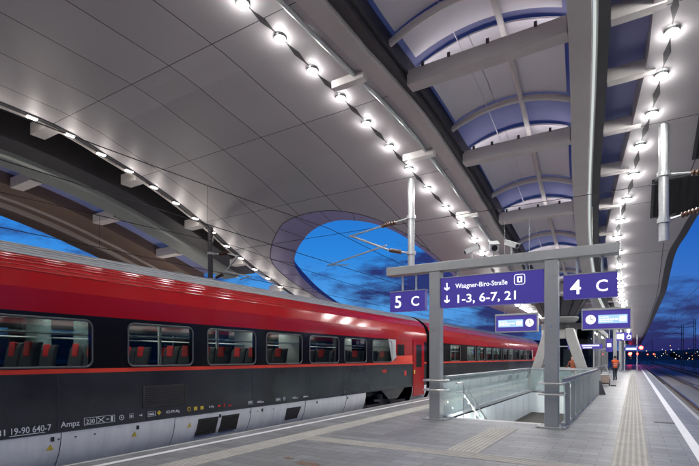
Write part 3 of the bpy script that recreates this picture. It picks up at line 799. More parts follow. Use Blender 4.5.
# lamps
def make_lamp(x, y, z):
    t = thing('canopy_lamp', (x, y, z), 'lamp', 'lamp')
    q = MB(); q.tube([(x, y, z+0.0), (x, y, z-0.05)], [0.13, 0.115], 16); q.build('housing', 'galvanised', t)
    q = MB(); q.sphere((x, y, z-0.052), 0.108, 14, 8, sz=0.7); q.build('bulb', 'lamp_light', t, smooth=True)
    return t
ORD = 'nearest second third fourth fifth sixth seventh eighth ninth tenth eleventh twelfth'.split()
proto = None
ld = {}
def lamp_light(y):
    key = 'near' if y < 17 else 'mid' if y < 32 else 'far'
    if key not in ld:
        l = bpy.data.lights.new('canopy_lamp_light', 'SPOT'); l.energy = LAMP_W*{'near': 1.0, 'mid': 0.42, 'far': 0.9}[key]
        l.spot_size = R(166); l.spot_blend = 0.6; l.shadow_soft_size = 0.09; l.color = (1.0, 0.965, 0.94); ld[key] = l
    return ld[key]
for side, fn in (('left', rowL), ('right', rowR)):
    idx = 0
    for i, y in enumerate(lamp_ys()):
        x, z = fn(y), zc(y)
        if proto is None: o = proto = make_lamp(x, y, z)
        else: o = copy_tree(proto, skip=('slot',)); o.location = (x, y, z)
        if 4 < y < 36:
            q = MB(); a = y+0.20; b = y+0.88; mm = (a+b)/2
            q.prism([(fn(a), a, zc(a)-0.004), (fn(mm)+0.065, mm, zc(mm)-0.004), (fn(b), b, zc(b)-0.004), (fn(mm)-0.065, mm, zc(mm)-0.004)], (0, 0, -0.012))
            q.build('slot', 'dark_steel', o)
        vis = y > (6.2 if side == 'left' else 9.2)
        if vis and idx < 12:
            o['label'] = f"bright round lamp, {ORD[idx]} from the picture top in the {side} skylight row" if idx else f"bright round lamp topmost in the picture in the {side} skylight row"
            idx += 1
        elif vis: o['label'] = f"small distant lamp in the {side} row under the low far roof"
        else: o['label'] = f"lamp of the {side} roof row overhead near the viewer"
        o['group'] = f"lamps in the {side} row under the roof"
        if y < 32 or i % 2 == 0 and y < 60:
            l = bpy.data.objects.new('canopy_lamp_light', lamp_light(y)); l.location = (0, 0, -0.16); l.parent = o; COL.objects.link(l)
eproto = None; idx = 0
for i in range(24):
    y = 6.32+1.056*(i-2); x, z = xE(y)-0.08, zc(y)-0.03
    if eproto is None:
        t = eproto = thing('edge_lamp', (x, y, z), 'lamp', 'lamp')
        q = MB(); q.box(x-0.06, y-0.14, z-0.03, x+0.06, y+0.14, z-0.002); q.build('housing', 'galvanised', t)
        q = MB(); q.box(x-0.05, y-0.12, z-0.055, x+0.05, y+0.12, z-0.032); q.build('diffuser', 'edge_led', t)
    else:
        t = copy_tree(eproto); t.location = (x, y, z)
    vis = y > 6.2
    t['label'] = (f"small bar lamp, {ORD[idx]} from the left of the picture along the outer roof edge" if vis and idx < 12 else "small bar lamp far along the outer roof edge" if vis else "small bar lamp of the outer roof edge near the viewer")
    t['group'] = 'bar lamps along the outer roof edge'
    if vis: idx += 1
    if i % 2 == 0:
        l = bpy.data.lights.get('edge_lamp_light')
        if l is None:
            l = bpy.data.lights.new('edge_lamp_light', 'POINT'); l.energy = 4; l.shadow_soft_size = 0.1; l.color = (1, 0.93, 0.85)
        lo = bpy.data.objects.new('edge_lamp_light', l); lo.location = (0.12, 0, -0.35); lo.parent = t; COL.objects.link(lo)

# neighbouring roof on the far left
nb = thing('neighbouring_canopy', (-20.0, 6, 4.2), 'neighbouring platform roof with curved grey and brown beams beyond the train', 'station roof')
NY = frange(-12, 17.6, 0.8)
def cx_(v): return lambda y: v
def zn(y): return zc(y)
q = MB(); q.sweep(cx_(-17.3), cx_(-16.3), 0.1, 1.1, NY); q.build('outer_beam', 'dark_steel', nb, bevel=0.02)
q = MB(); q.sweep(cx_(-18.5), cx_(-17.305), -0.08, 0.5, NY)
q.build('edge_beam', 'greenish', nb, bevel=0.18)
q = MB()
for i in range(len(NY)-1):
    y0, y1 = NY[i], NY[i+1]
    q.quad((-20.1, y0, zc(y0)+0.45), (-18.45, y0, zc(y0)+0.45), (-18.45, y1, zc(y1)+0.45), (-20.1, y1, zc(y1)+0.45))
q.build('glazing', 'glass_roof', nb)
for k in range(-2, 4):
    y = 5.4+3.12*k
    q = MB(); q.box(-20.0, y-0.22, zc(y)-0.06, -18.5, y+0.22, zc(y)+0.32); q.build('cross_beam', 'beam', nb, bevel=0.01)
q = MB(); q.sweep(cx_(-21.5), cx_(-20.05), 0.0, 0.5, NY); q.sweep(cx_(-22.5), cx_(-21.6), 0.10, 0.5, NY); q.sweep(cx_(-24.0), cx_(-22.6), 0.0, 0.5, NY)
q.build('soffit', 'brownish', nb)
q = MB(); q.sweep(cx_(-21.62), cx_(-21.45), -0.06, 0.1, NY); q.sweep(cx_(-22.72), cx_(-22.5), -0.06, 0.1, NY)
q.build('rib', 'brown_light', nb)
q = MB(); q.sweep(cx_(-16.35), cx_(-14.9), 1.1, 1.2, NY); q.build('deck', 'dark_steel', nb)
q = MB()
for yy in (16.5,): q.box(-20.9, yy-0.3, -0.9, -20.3, yy+0.3, zc(yy)+0.2)
q.build('column', 'column_paint', nb)

m = MB(); m.box(-23.5, -20, -0.9, -16.3, 120, 0.0)
struct(m.build('neighbouring_platform', 'paving'))
pole0 = None
for i, yy in enumerate((-3, 3, 9, 15, 21, 27)):  # unseen fill lights on posts, added to brighten the neighbouring roof
    o = thing('added_fill_post', (-19.2, yy, 0), 'unseen lamp post added behind the red train to light the neighbouring roof', 'lamp post', 'unseen lamp posts added on the neighbouring platform')
    if pole0 is None:
        q = MB(); q.tube([(-19.2, yy, 0), (-19.2, yy, 3.3)], [0.07, 0.05], 10); q.build('pole', 'gantry', o, smooth=True)
        q = MB(); q.sphere((-19.2, yy, 3.48), 0.18, 14, 8); q.build('globe', 'fill_globe', o, smooth=True)
        pole0 = o
    else:
        for ch in pole0.children:
            c = ch.copy(); COL.objects.link(c); c.parent = o
    l = bpy.data.lights.get('added_fill_light')
    if l is None: l = bpy.data.lights.new('added_fill_light', 'POINT'); l.energy = 60; l.shadow_soft_size = 0.18; l.color = (1, 0.9, 0.8)
    lo = bpy.data.objects.new('added_fill_light', l); lo.location = (0, 0, 3.85); lo.parent = o; COL.objects.link(lo)

# ------------------------------------------------------------------ column with splayed legs
CX, CY = -3.07, 24.4
co = thing('roof_column', (CX, CY, 0), 'pale grey A-shaped roof column straddling the far end of the stairwell', 'column')
for s in (-1, 1):
    q = MB()
    def P(hw, z): return CX+s*hw
    a = [(P(1.90, 0), CY-0.3, -1.2), (P(1.50, 0), CY-0.3, -1.2), (P(0.30, 0), CY-0.3, 2.62), (P(0.30, 0), CY-0.3, 3.02), (P(0.64, 0), CY-0.3, 3.02)]
    if s > 0: a = a[::-1]
    q.prism(a, (0, 0.6, 0)); q.build('leg', 'column_paint', co, bevel=0.03)
q = MB(); q.box(CX-0.296, CY-0.29, 2.55, CX+0.296, CY+0.29, 3.0); q.build('crosshead', 'column_paint', co)
q = MB(); q.tube([(CX, CY, 2.98), (CX, CY, 3.30)], 0.42, 20); q.build('bearing', 'black', co, smooth=True)
def lathe(mb, cx, cy, prof, n=28, mi=0, sx=1, sy=1):
    vs = []; fs = []
    for r, z in prof:
        for i in range(n): vs.append((cx+sx*r*math.cos(2*PI*i/n), cy+sy*r*math.sin(2*PI*i/n), z))
    for j in range(len(prof)-1):
        for i in range(n): fs.append((j*n+i, j*n+(i+1) % n, (j+1)*n+(i+1) % n, (j+1)*n+i))
    return mb.add(vs, fs, mi)
q = MB(); lathe(q, CX, CY, [(0.0, 3.22), (0.45, 3.24), (0.75, 3.36), (0.86, 3.5), (0.84, 3.56)]); q.build('bowl', 'column_paint', co, smooth=True)
q = MB()
for i in range(14):
    a0 = 2*PI*i/14; a1 = 2*PI*(i+0.86)/14
    r0, r1 = 0.74, 1.28
    q.prism([(CX+r0*math.cos(a0), CY+r0*math.sin(a0), 3.52), (CX+r0*math.cos(a1), CY+r0*math.sin(a1), 3.52), (CX+r1*math.cos(a1), CY+r1*math.sin(a1), 4.42), (CX+r1*math.cos(a0), CY+r1*math.sin(a0), 4.42)], (-0.05*math.cos(a0), -0.05*math.sin(a0), 0.02))
lathe(q, CX, CY, [(0.66, 3.5), (1.18, 4.4)])
q.build('capital', 'dark_steel', co)

# ------------------------------------------------------------------ sign gantry
GY = 11.75
ga = thing('sign_gantry', (-3.0, GY, 0), 'grey steel portal of two posts and a cross beam carrying the blue signs', 'gantry')
for (x0, x1) in ((-4.62, -4.33), (-1.78, -1.49)):
    q = MB(); q.box(x0, GY-0.14, 0.02, x1, GY+0.14, 3.895); po = q.build('post', 'gantry', ga, bevel=0.01)
    q = MB(); q.box(x0-0.17, GY-0.26, 0.002, x1+0.17, GY+0.26, 0.024)
    q.build('base_plate', 'gantry', po, bevel=0.004)
    for bx in (x0-0.11, x1+0.11):
        for by in (GY-0.2, GY+0.2):
            q = MB(); q.tube([(bx, by, 0.02), (bx, by, 0.045)], 0.02, 6); q.build('anchor_bolt', 'galvanised', po)
    for z in (0.78, 1.03):
        q = MB(); a, b, c_, d = x0-0.13, x1+0.13, GY-0.25, GY+0.25; r = 0.07
        pts = []
        for (cxx, cyy, st) in ((b-r, d-r, 0), (a+r, d-r, 90), (a+r, c_+r, 180), (b-r, c_+r, 270)):
            for t_ in range(5):
                an = R(st+t_*22.5); pts.append((cxx+r*math.cos(an), cyy+r*math.sin(an), z))
        q.tube(pts, 0.024, 8, closed=True)
        q.tube([(x0-0.13, GY, z), (x0, GY, z)], 0.014, 6); q.tube([(x1, GY, z), (x1+0.13, GY, z)], 0.014, 6)
        q.build('guard_rail', 'stainless', po, smooth=True)
    q = MB(); q.tube([((x0+x1)/2, GY-0.139, 2.35), ((x0+x1)/2, GY-0.15, 2.35)], 0.03, 12); q.build('cap_screw', 'stainless', po)
q = MB(); q.box(-5.88, GY-0.16, 3.897, -0.27, GY+0.16, 4.125); q.build('beam', 'gantry', ga, bevel=0.012)

def arrow_down(mb, x, y, z, h, mi=1):
    w = h*0.16
    mb.box(x-w/2, y-0.004, z+h*0.12, x+w/2, y, z+h, mi)
    for s in (-1, 1):
        mb.prism([(x, y-0.004, z), (x, y-0.004, z+w*1.5), (x+s*h*0.36, y-0.004, z+h*0.46), (x+s*h*0.36, y-0.004, z+h*0.46-w*1.5)], (0, 0.004, 0), mi)
def sign(name, x0, x1, z0, z1, y, label, rods):
    t = thing(name, ((x0+x1)/2, y, z0), label, 'sign')
    q = MB(); q.box(x0, y-0.09, z0, x1, y+0.09, z1); q.build('panel', 'sign_blue', t, bevel=0.006)
    q = MB(); q.box(x0-0.012, y-0.1, z1, x1+0.012, y+0.1, z1+0.02); q.build('top_cap', 'gantry', t)
    for r in rods:
        q = MB(); q.tube([(r, y, z1+0.02), (r, y, 3.895)], 0.028, 8); q.build('hanger', 'galvanised', t, smooth=True)
    return t
SYF = GY-0.09-0.0035
t = sign('direction_sign', -4.315, -1.80, 2.93, 3.70, GY, 'wide blue sign with two white arrows between the gantry posts', (-3.9, -2.2))
q = MB(); arrow_down(q, -4.15, SYF+0.0035, 3.37, 0.20, 0); arrow_down(q, -4.15, SYF+0.0035, 3.045, 0.20, 0)
q.build('arrow', 'sign_white', t)
XD, ZD = (1, 0, 0), (0, 0, 1)
text_mesh('lettering', 'Waagner-Biro-Straße', 0.172, 'sign_white', t, (-3.92, SYF+0.002, 3.41), XD, ZD, width=1.30)
text_mesh('lettering', '1-3, 6-7, 21', 0.30, 'sign_white', t, (-3.93, SYF+0.002, 3.035), XD, ZD, width=1.44)
q = MB(); px, pz, s = -2.46, 3.385, 0.24
pts = []
for (cxx, czz, st) in ((px+s-0.05, pz+s-0.05, 0), (px+0.05, pz+s-0.05, 90), (px+0.05, pz+0.05, 180), (px+s-0.05, pz+0.05, 270)):
    for k in range(5): an = R(st+k*22.5); pts.append((cxx+0.05*math.cos(an), SYF+0.002, czz+0.05*math.sin(an)))
q.tube(pts, 0.008, 6, closed=True)
yb = SYF-0.001
q.prism([(px+0.06, yb, pz+0.05), (px+0.095, yb, pz+0.05), (px+0.095, yb, pz+0.16), (px+0.145, yb, pz+0.16), (px+0.145, yb, pz+0.05), (px+0.18, yb, pz+0.05), (px+0.18, yb, pz+0.19), (px+0.06, yb, pz+0.19)], (0, 0.004, 0))
q.prism([(px+0.12, yb, pz+0.035), (px+0.15, yb, pz+0.075), (px+0.09, yb, pz+0.075)], (0, 0.004, 0))
q.build('underpass_symbol', 'sign_white', t)
t = sign('platform_sign', -5.80, -4.76, 2.90, 3.44, GY, 'small blue platform sign with white 5 C on the left gantry arm', (-5.45, -5.05))
text_mesh('lettering', '5', 0.46, 'sign_white', t, (-5.66, SYF+0.002, 3.005), XD, ZD)
text_mesh('lettering', 'C', 0.36, 'sign_white', t, (-5.17, SYF+0.002, 3.035), XD, ZD)
t = sign('platform_sign', -1.38, -0.31, 2.96, 3.50, GY, 'small blue platform sign with white 4 C on the right gantry arm', (-1.1, -0.6))
text_mesh('lettering', '4', 0.46, 'sign_white', t, (-1.24, SYF+0.002, 3.065), XD, ZD)
text_mesh('lettering', 'C', 0.36, 'sign_white', t, (-0.73, SYF+0.002, 3.095), XD, ZD)
# security cameras on the beam
def seccam(x, z, L_, yaw, tilt, rad, label):
    t = thing('security_camera', (x, GY, 4.125), label, 'camera')
    q = MB(); q.tube([(x, GY, 4.125), (x, GY, 4.125+z)], 0.022, 8); q.box(x-0.06, GY-0.06, 4.125, x+0.06, GY+0.06, 4.14); q.build('stand', 'camera_white', t)
    d = Vector((math.sin(yaw)*math.cos(tilt), -math.cos(yaw)*math.cos(tilt), math.sin(tilt)))
    c_ = Vector((x, GY, 4.125+z))
    q = MB(); q.bar(c_-d*L_*0.45, c_+d*L_*0.55, rad*1.7, rad*1.5); q.bar(c_-d*L_*0.4+Vector((0, 0, rad*0.85)), c_+d*L_*0.68+Vector((0, 0, rad*0.85)), rad*2.0, 0.015)
    b = q.build('housing', 'camera_white', t, bevel=0.01)
    q = MB(); q.tube([c_+d*L_*0.55, c_+d*(L_*0.57)], rad*0.6, 12); q.build('lens', 'black', b)
seccam(-3.52, 0.26, 0.36, R(-55), R(-25), 0.075, 'small white security camera leftmost on the gantry beam')
seccam(-2.98, 0.27, 0.50, R(20), R(-22), 0.12, 'big white security camera middle of three on the gantry beam')
seccam(-2.55, 0.27, 0.36, R(60), R(-25), 0.075, 'small white security camera nearest the skylight on the gantry beam')

# ------------------------------------------------------------------ stairwell
st = thing('staircase', ((SX0+SX1)/2, SY0, 0), 'stairs going down from the platform between white glass walls', 'staircase')
q = MB()
for i in range(22):
    y0 = SY0+0.25+0.31*i; z = -0.16*(i+1)
    q.box(SX0+0.02, y0, z-0.3, SX1-0.02, y0+0.315, z)
q.box(SX0+0.02, SY0+0.25+0.31*22, -3.9, SX1-0.02, 40, -3.52)
q.box(SX0, SY0, -0.3, SX1, SY0+0.249, -0.002)
q.build('steps', 'stair_stone', st)
for (x, s) in ((SX0, 1), (SX1, -1)):
    q = MB(); q.box(x, SY0, -4.0, x+s*0.018, SY1, -0.03); q.build('side_wall', 'stair_glass_wall', st)
    q = MB()
    for i in range(1, 10): q.box(x+s*0.019, SY0+1.2*i-0.004, -4.0, x+s*0.021, SY0+1.2*i+0.004, -0.035)
    q.build('wall_joint', 'train_seam', st)
q = MB(); q.box(SX0, SY1-0.02, -1.0, SX1, SY1, -0.03); q.box(SX0-0.3, SY1, -4.0, SX0, 40, -0.3); q.box(SX1, SY1, -4.0, SX1+0.3, 40, -0.3); q.box(SX0, SY1, -1.0, SX1, 40, -0.7); q.box(SX0, 40, -4, SX1, 40.2, -0.3)
q.build('passage_wall', 'stair_glass_wall', st)
def arail(x, label):
    t = thing('handrail', (x, SY0, 0), label, 'handrail')
    q = MB()
    for dz in (0.0, -0.25):
        q.tube([(x, SY0-0.1, 0.95+dz), (x, SY0+0.35, 0.95+dz), (x, SY0+7.1, 0.95+dz-3.5)], 0.022, 8)
    q.build('rail', 'stainless', t, smooth=True)
    for i in range(7):
        y = SY0+0.5+1.05*i; z = 0.95-(y-SY0-0.35)*0.516
        q = MB(); q.tube([(x, y, z-0.01), (x, y, z-0.98)], 0.016, 6); q.build('baluster', 'stainless', t)
    return t
hr = arail(SX0+0.22, 'descending stainless handrail with small lights along the train side stair wall')
for i in range(9):
    y = SY0+0.55+0.42*i; z = 0.95-(y-SY0-0.35)*0.516-0.29
    q = MB(); q.sphere((SX0+0.22, y, z), 0.022, 8, 6); q.build('lamp', 'handrail_led', hr, smooth=True)
for (y, z, pw) in ((13.0, -0.25, 50), (15.0, -1.0, 120), (17.5, -1.4, 170), (20.5, -1.4, 170)):
    l = bpy.data.lights.new('stair_lamp_light', 'POINT'); l.energy = pw; l.shadow_soft_size = 0.12; l.color = (0.92, 1.0, 0.98)
    lo = bpy.data.objects.new('stair_lamp_light', l); lo.location = (0.35, y-SY0, z); lo.parent = hr; COL.objects.link(lo)
# glass balustrades
def glass_balustrade(x, y0, y1, label, posts):
    t = thing('glass_balustrade', (x, y0, 0), label, 'balustrade')
    q = MB(); q.box(x-0.05, y0, 1.06, x+0.05, y1, 1.14); q.build('top_rail', 'stainless', t, bevel=0.01)
    q = MB(); q.box(x-0.07, y0, 0.002, x+0.07, y1, 0.09); q.build('base_channel', 'galvanised', t)
    n = int((y1-y0)/1.17)
    for i in range(n):
        a = y0+(y1-y0)*i/n+0.012; b = y0+(y1-y0)*(i+1)/n-0.012
        q = MB(); q.box(x-0.009, a, 0.08, x+0.009, b, 1.065); q.build('glass_panel', 'glass_clear', t)
    if posts:
        for i in range(n+1):
            y = min(max(y0+(y1-y0)*i/n, y0+0.03), y1-0.03)
            q = MB(); q.box(x+0.03, y-0.03, 0.05, x+0.13, y+0.03, 1.05); q.build('post', 'gantry', t, bevel=0.006)
    return t
glass_balustrade(SX0-0.10, 11.93, 23.75, 'clear glass balustrade with steel top rail on the train side of the stairs', False)
glass_balustrade(SX1+0.10, 11.93, 23.75, 'glass balustrade with dark uprights on the right side of the stairs', True)
t = thing('glass_balustrade', (-3, 23.85, 0), 'short glass balustrade across the far end of the stairs behind the column', 'balustrade')
q = MB(); q.box(SX0-0.04, 23.80, 1.06, SX1+0.04, 23.90, 1.14); q.build('top_rail', 'stainless', t)
q = MB(); q.box(SX0-0.04, 23.84, 0.05, SX1+0.04, 23.86, 1.06); q.build('glass_panel', 'glass_clear', t)

# ------------------------------------------------------------------ hanging displays and further signs
def display(x0, x1, z0, z1, y, label, clock_left):
    t = thing('departure_display', ((x0+x1)/2, y, z0), label, 'display')
    q = MB(); q.box(x0, y-0.12, z0, x1, y+0.12, z1); b = q.build('casing', 'sign_blue', t, bevel=0.01)
    q = MB(); q.box(x0-0.03, y-0.14, z1, x1+0.03, y+0.14, z1+0.06); q.build('lid', 'gantry', t)
    q = MB()
    for (a, b_, c_, d) in ((x0-0.03, z0-0.03, x1+0.03, z0), (x0-0.03, z0, x0, z1), (x1, z0, x1+0.03, z1)): q.box(a, y-0.13, b_, c_, y+0.13, d)
    q.build('frame', 'gantry', t)
    r = (z1-z0)*0.24; cz = (z0+z1)/2; cxx = x0+0.22 if clock_left else x1-0.22
    s0, s1 = (x0+0.42, x1-0.07) if clock_left else (x0+0.07, x1-0.42)
    q = MB(); q.box(s0, y-0.126, cz-r*0.95, s1, y-0.119, cz+r*0.95); sc = q.build('screen', 'screen', t)
    q = MB(); q.tube([(cxx, y-0.119, cz), (cxx, y-0.128, cz)], r*1.05, 24); q.build('clock', 'screen_white', t)
    q = MB(); q.bar((cxx, y-0.130, cz), (cxx, y-0.130, cz+r*0.8), 0.012, 0.004, 0, (0, 1, 0)); q.bar((cxx, y-0.130, cz), (cxx+r*0.5, y-0.130, cz-r*0.1), 0.016, 0.004, 0, (0, 1, 0))
    q.build('clock_hands', 'black', t)
    q = MB(); w = s1-s0
    random.seed(5)
    q.box(s1-w*0.27, y-0.130, cz-r*0.6, s1-w*0.04, y-0.127, cz+r*0.62)
    for k, (zz, ln) in enumerate(((0.45, 0.3), (0.0, 0.62), (-0.5, 0.5))):
        xx = s0+0.03
        while xx < s0+w*ln:
            l_ = random.uniform(0.03, 0.09); q.box(xx, y-0.130, cz+r*zz-0.015*(2 if k == 1 else 1), xx+l_, y-0.127, cz+r*zz+0.02); xx += l_+0.015
    q.build('screen_rows', 'screen_white', sc)
    for xx in (x0+0.25, x1-0.25):
        q = MB(); q.tube([(xx, y, z1+0.06), (xx, y, zc(y)+0.02)], 0.007, 6); q.build('hanger', 'galvanised', t, smooth=True)
display(-3.94, -2.66, 2.50, 3.02, 16.0, 'blue departure display with round clock hanging nearer the train', False)
display(-1.34, -0.09, 2.50, 3.06, 16.0, 'blue departure display with round clock hanging nearer the open track', True)

def picto_sign(x0, x1, z0, z1, y, label, marks):
    t = thing('pictogram_sign', ((x0+x1)/2, y, z0), label, 'sign')
    q = MB(); q.box(x0, y-0.06, z0, x1, y+0.06, z1); q.build('panel', 'sign_blue', t)
    q = MB(); f = y-0.064; h_ = z1-z0
    for (c_, kind) in marks:
        if kind == 'man':
            q.tube([(c_, f, z0+h_*0.78), (c_, f+0.003, z0+h_*0.78)], h_*0.09, 10); q.box(c_-h_*0.1, f, z0+h_*0.35, c_+h_*0.1, f+0.003, z0+h_*0.67)
            q.box(c_-h_*0.08, f, z0+h_*0.1, c_-h_*0.015, f+0.003, z0+h_*0.35); q.box(c_+h_*0.015, f, z0+h_*0.1, c_+h_*0.08, f+0.003, z0+h_*0.35)
        if kind == 'box':
            bs = min(h_*0.3, 0.13); q.box(c_-bs, f, z0+h_*0.5-bs, c_+bs, f+0.003, z0+h_*0.5+bs)
        if kind == 'ring':
            q.tube([(c_+h_*0.2*math.cos(R(a)), f, z0+h_*0.4+h_*0.2*math.sin(R(a))) for a in range(0, 360, 24)], h_*0.045, 6, closed=True)
            q.bar((c_-h_*0.08, f, z0+h_*0.45), (c_, f, z0+h_*0.85), h_*0.09, 0.003, 0, (0, 1, 0)); q.bar((c_, f, z0+h_*0.6), (c_+h_*0.22, f, z0+h_*0.6), h_*0.07, 0.003, 0, (0, 1, 0))
    q.build('symbols', 'sign_white', t)
    return t
t = picto_sign(-0.70, -0.08, 2.42, 2.80, 25.0, 'small blue sign with white pictograms hanging below the right display', ((-0.56, 'box'), (-0.43, 'man'), (-0.20, 'ring')))
for x in (-0.52, -0.26):
    q = MB(); q.tube([(x, 25, 2.8), (x, 25, zc(25)+0.02)], 0.035, 8); q.build('hanger', 'plastic_white', t)
t = picto_sign(-1.72, -1.30, 2.05, 3.0, 38.0, 'tall narrow blue sign with white symbols on the glass pavilion corner', ((-1.51, 'box'),))
t['category'] = 'sign'
q = MB(); q.tube([(-1.51, 38.05, 3.0), (-1.51, 38.05, zc(38)+0.02)], 0.03, 8); q.build('hanger', 'galvanised', t)
t = thing('backlit_sign', (-0.1, 62, 2.5), 'long backlit whitish-blue sign far along the platform', 'sign')
q = MB(); q.box(-0.95, 61.9, 2.45, 0.35, 62.1, 2.85); q.build('panel', 'sign_blue', t)
q = MB(); q.box(-0.8, 61.885, 2.53, 0.25, 61.9, 2.77); q.build('light_panel', 'backlit_sign', t)
for x in (-0.9, 0.3):
    q = MB(); q.tube([(x, 62, 0), (x, 62, zc(62))], 0.04, 8); q.build('post', 'plastic_white', t)

# glass pavilion around the lift, with its sign
pv = thing('lift_pavilion', (-3.0, 34, 0), 'dark glass lift pavilion with steel frame behind the column', 'pavilion')
X0, X1, Y0, Y1, ZT = -4.7, -1.95, 30.0, 46.0, 3.3
q = MB()
for x in frange(X0, X1, 0.92):
    q.box(x-0.04, Y0-0.04, 0, x+0.04, Y0+0.04, ZT)
for y in frange(Y0+1.6, Y1, 1.6):
    for x in (X0, X1): q.box(x-0.04, y-0.04, 0, x+0.04, y+0.04, ZT)
for z in (1.05, 2.3):
    q.box(X0, Y0-0.03, z-0.03, X1, Y0+0.03, z+0.03); q.box(X1-0.03, Y0+0.04, z-0.03, X1+0.03, Y1, z+0.03)
q.build('frame', 'gantry', pv)
q = MB(); q.box(X0-0.06, Y0-0.06, ZT+0.002, X1+0.06, Y1, ZT+0.35); q.build('roof', 'dark_steel', pv)
q = MB(); q.box(X0, Y0-0.01, 0.02, X1, Y0+0.01, ZT); q.box(X1-0.01, Y0+0.03, 0.02, X1+0.01, Y1, ZT); q.box(X0-0.01, Y0+0.03, 0.02, X0+0.01, Y1, ZT)
q.build('glazing', 'glass_dark', pv)
q = MB(); q.box(-4.2, 33, 0.01, -2.5, 36, 3.2); q.build('lift_shaft', 'interior_dark', pv)
q = MB(); q.box(-3.9, 32.98, 0.05, -2.8, 33.0, 2.2); q.build('lift_door', 'galvanised', pv)
t = thing('lift_sign', (-2.4, 29.9, 2.2), 'blue sign strip with white lettering across the pavilion front', 'sign')
q = MB(); q.box(-3.3, 29.86, 2.14, -1.52, 29.95, 2.42); q.build('panel', 'sign_blue', t)
q = MB(); random.seed(3); x = -2.55
while x < -1.75: w = random.uniform(0.04, 0.09); q.box(x, 29.853, 2.29, x+w, 29.857, 2.37); x += w+0.02
x = -2.5
while x < -2.1: w = random.uniform(0.03, 0.06); q.box(x, 29.853, 2.18, x+w, 29.857, 2.23); x += w+0.02
q.build('lettering', 'sign_white', t)
# platform posts further along
pp = None
for i, (x, y) in enumerate(((-1.36, 45), (-1.36, 62.5), (-1.36, 78), (-1.36, 94), (-4.6, 55), (-4.6, 72))):
    if pp is None:
        q = MB(); q.box(x-0.14, y-0.14, 0, x+0.14, y+0.14, zc(y)+0.03); pp = q.build('platform_post', 'gantry', bevel=0.01); pp0 = (x, y); o = pp
    else:
        o = pp.copy(); COL.objects.link(o); o.location = (x-pp0[0], y-pp0[1], 0)
    lb = ('square grey post nearest behind the orange vested worker', 'square grey post just beyond the glass pavilion on the right side', 'square grey post far along the right side of the platform', 'farthest square grey post on the right side of the platform', 'square grey post beyond the pavilion on the train side', 'farthest square grey post on the train side')[i]
    tag(o, lb, 'post', 'square roof posts along the far platform')

# ------------------------------------------------------------------ catenary
def droppost(x, y, arm, label, mat='galvanised', zb=4.38):
    t = thing('catenary_post', (x, y, zb), label, 'drop post')
    q = MB(); q.tube([(x, y, zb), (x, y, zc(y)+0.05)], 0.105, 14); q.build('tube', mat, t, smooth=True)
    q = MB(); q.tube([(x, y, zb-0.012), (x, y, zb)], 0.12, 14); q.build('end_cap', mat, t)
    s = 1 if arm > 0 else -1
    tip = (x+arm*0.93, y, 5.66); zz = 6.0
    a = MB()
    a.tube([(x, y, 5.95), (x+s*0.55, y, 5.88)], 0.028, 8); a.tube([(x+s*1.0, y, 5.83), tip], 0.028, 8)
    a.tube([(x, y, 4.85), (x+s*0.35, y, 4.93)], 0.028, 8); a.tube([(x+s*0.72, y, 5.02), (x+arm*0.93, y, 5.70)], 0.032, 8)
    a.tube([(x+arm*0.35, y, 5.20), (x+arm*1.30, y, 4.78)], 0.026, 8)
    a.tube([(x+arm*1.25, y, 4.80), (x+arm*0.95, y, 4.72)], 0.018, 6)
    a.build('bracket_arm', 'galvanised', t, smooth=True)
    for z in (5.95, 4.85):
        q = MB(); q.tube([(x, y, z-0.05), (x, y, z+0.05)], 0.14, 14); q.build('clamp', 'galvanised', t)
    for (p0, p1) in (((x+s*0.52, y, 5.884), (x+s*1.02, y, 5.828)), ((x+s*0.33, y, 4.925), (x+s*0.74, y, 5.025))):
        q = MB(); P0, P1 = Vector(p0), Vector(p1); pts = []; rr = []
        for i in range(13): pts.append(P0.lerp(P1, i/12)); rr.append(0.075 if i % 2 else 0.045)
        q.tube(pts, rr, 10); q.build('insulator', 'insulator', t)
    return t
droppost(-5.86, 13.25, -2.40, 'grey catenary post hanging above the left end of the gantry')
droppost(0.60, 13.25, 2.5, 'grey catenary post hanging by the right lamp row')
droppost(-15.0, 13.5, 1.75, 'dark catenary post hanging at the outer roof edge beyond the train', 'dark_steel')
def wire(pts, r, label): 
    q = MB(); q.tube(pts, r, 6); tag(q.build('overhead_wire', 'wire'), label, 'wire')
for cx, d, nm in ((-8.9, 1, 'red train'), (3.15, 1, 'near open track'), (-13.5, 1, 'track beyond the red train'), (7.7, 1, 'second open track')):
    wire([(cx, -15, 4.9), (cx, 13.25, 4.88), (cx, 60, 4.88), (cx, 250, 4.9)], 0.010, f'thin lower contact wire above the {nm}')
    q = MB(); pts = []
    for k in range(-1, 8):
        ya = 13.25+32*k
        for j in range(8): tt = j/8; pts.append((cx, ya+32*tt, 6.05-3.2*0.55*tt*(1-tt)*0.9))
    q.tube(pts, 0.010, 6)
    for k in range(-1, 8):
        for j in range(1, 6):
            tt = j/6; yy = 13.25+32*k+32*tt; q.tube([(cx, yy, 4.89), (cx, yy, 6.05-1.584*tt*(1-tt))], 0.005, 4)
    tag(q.build('overhead_wire', 'wire'), f'sagging upper carrying wire with droppers above the {nm}', 'wire')
wire([(0.60, 13.25, 5.75), (-15, 13.5, 5.95)], 0.008, 'thin cross wire running between the hanging posts')

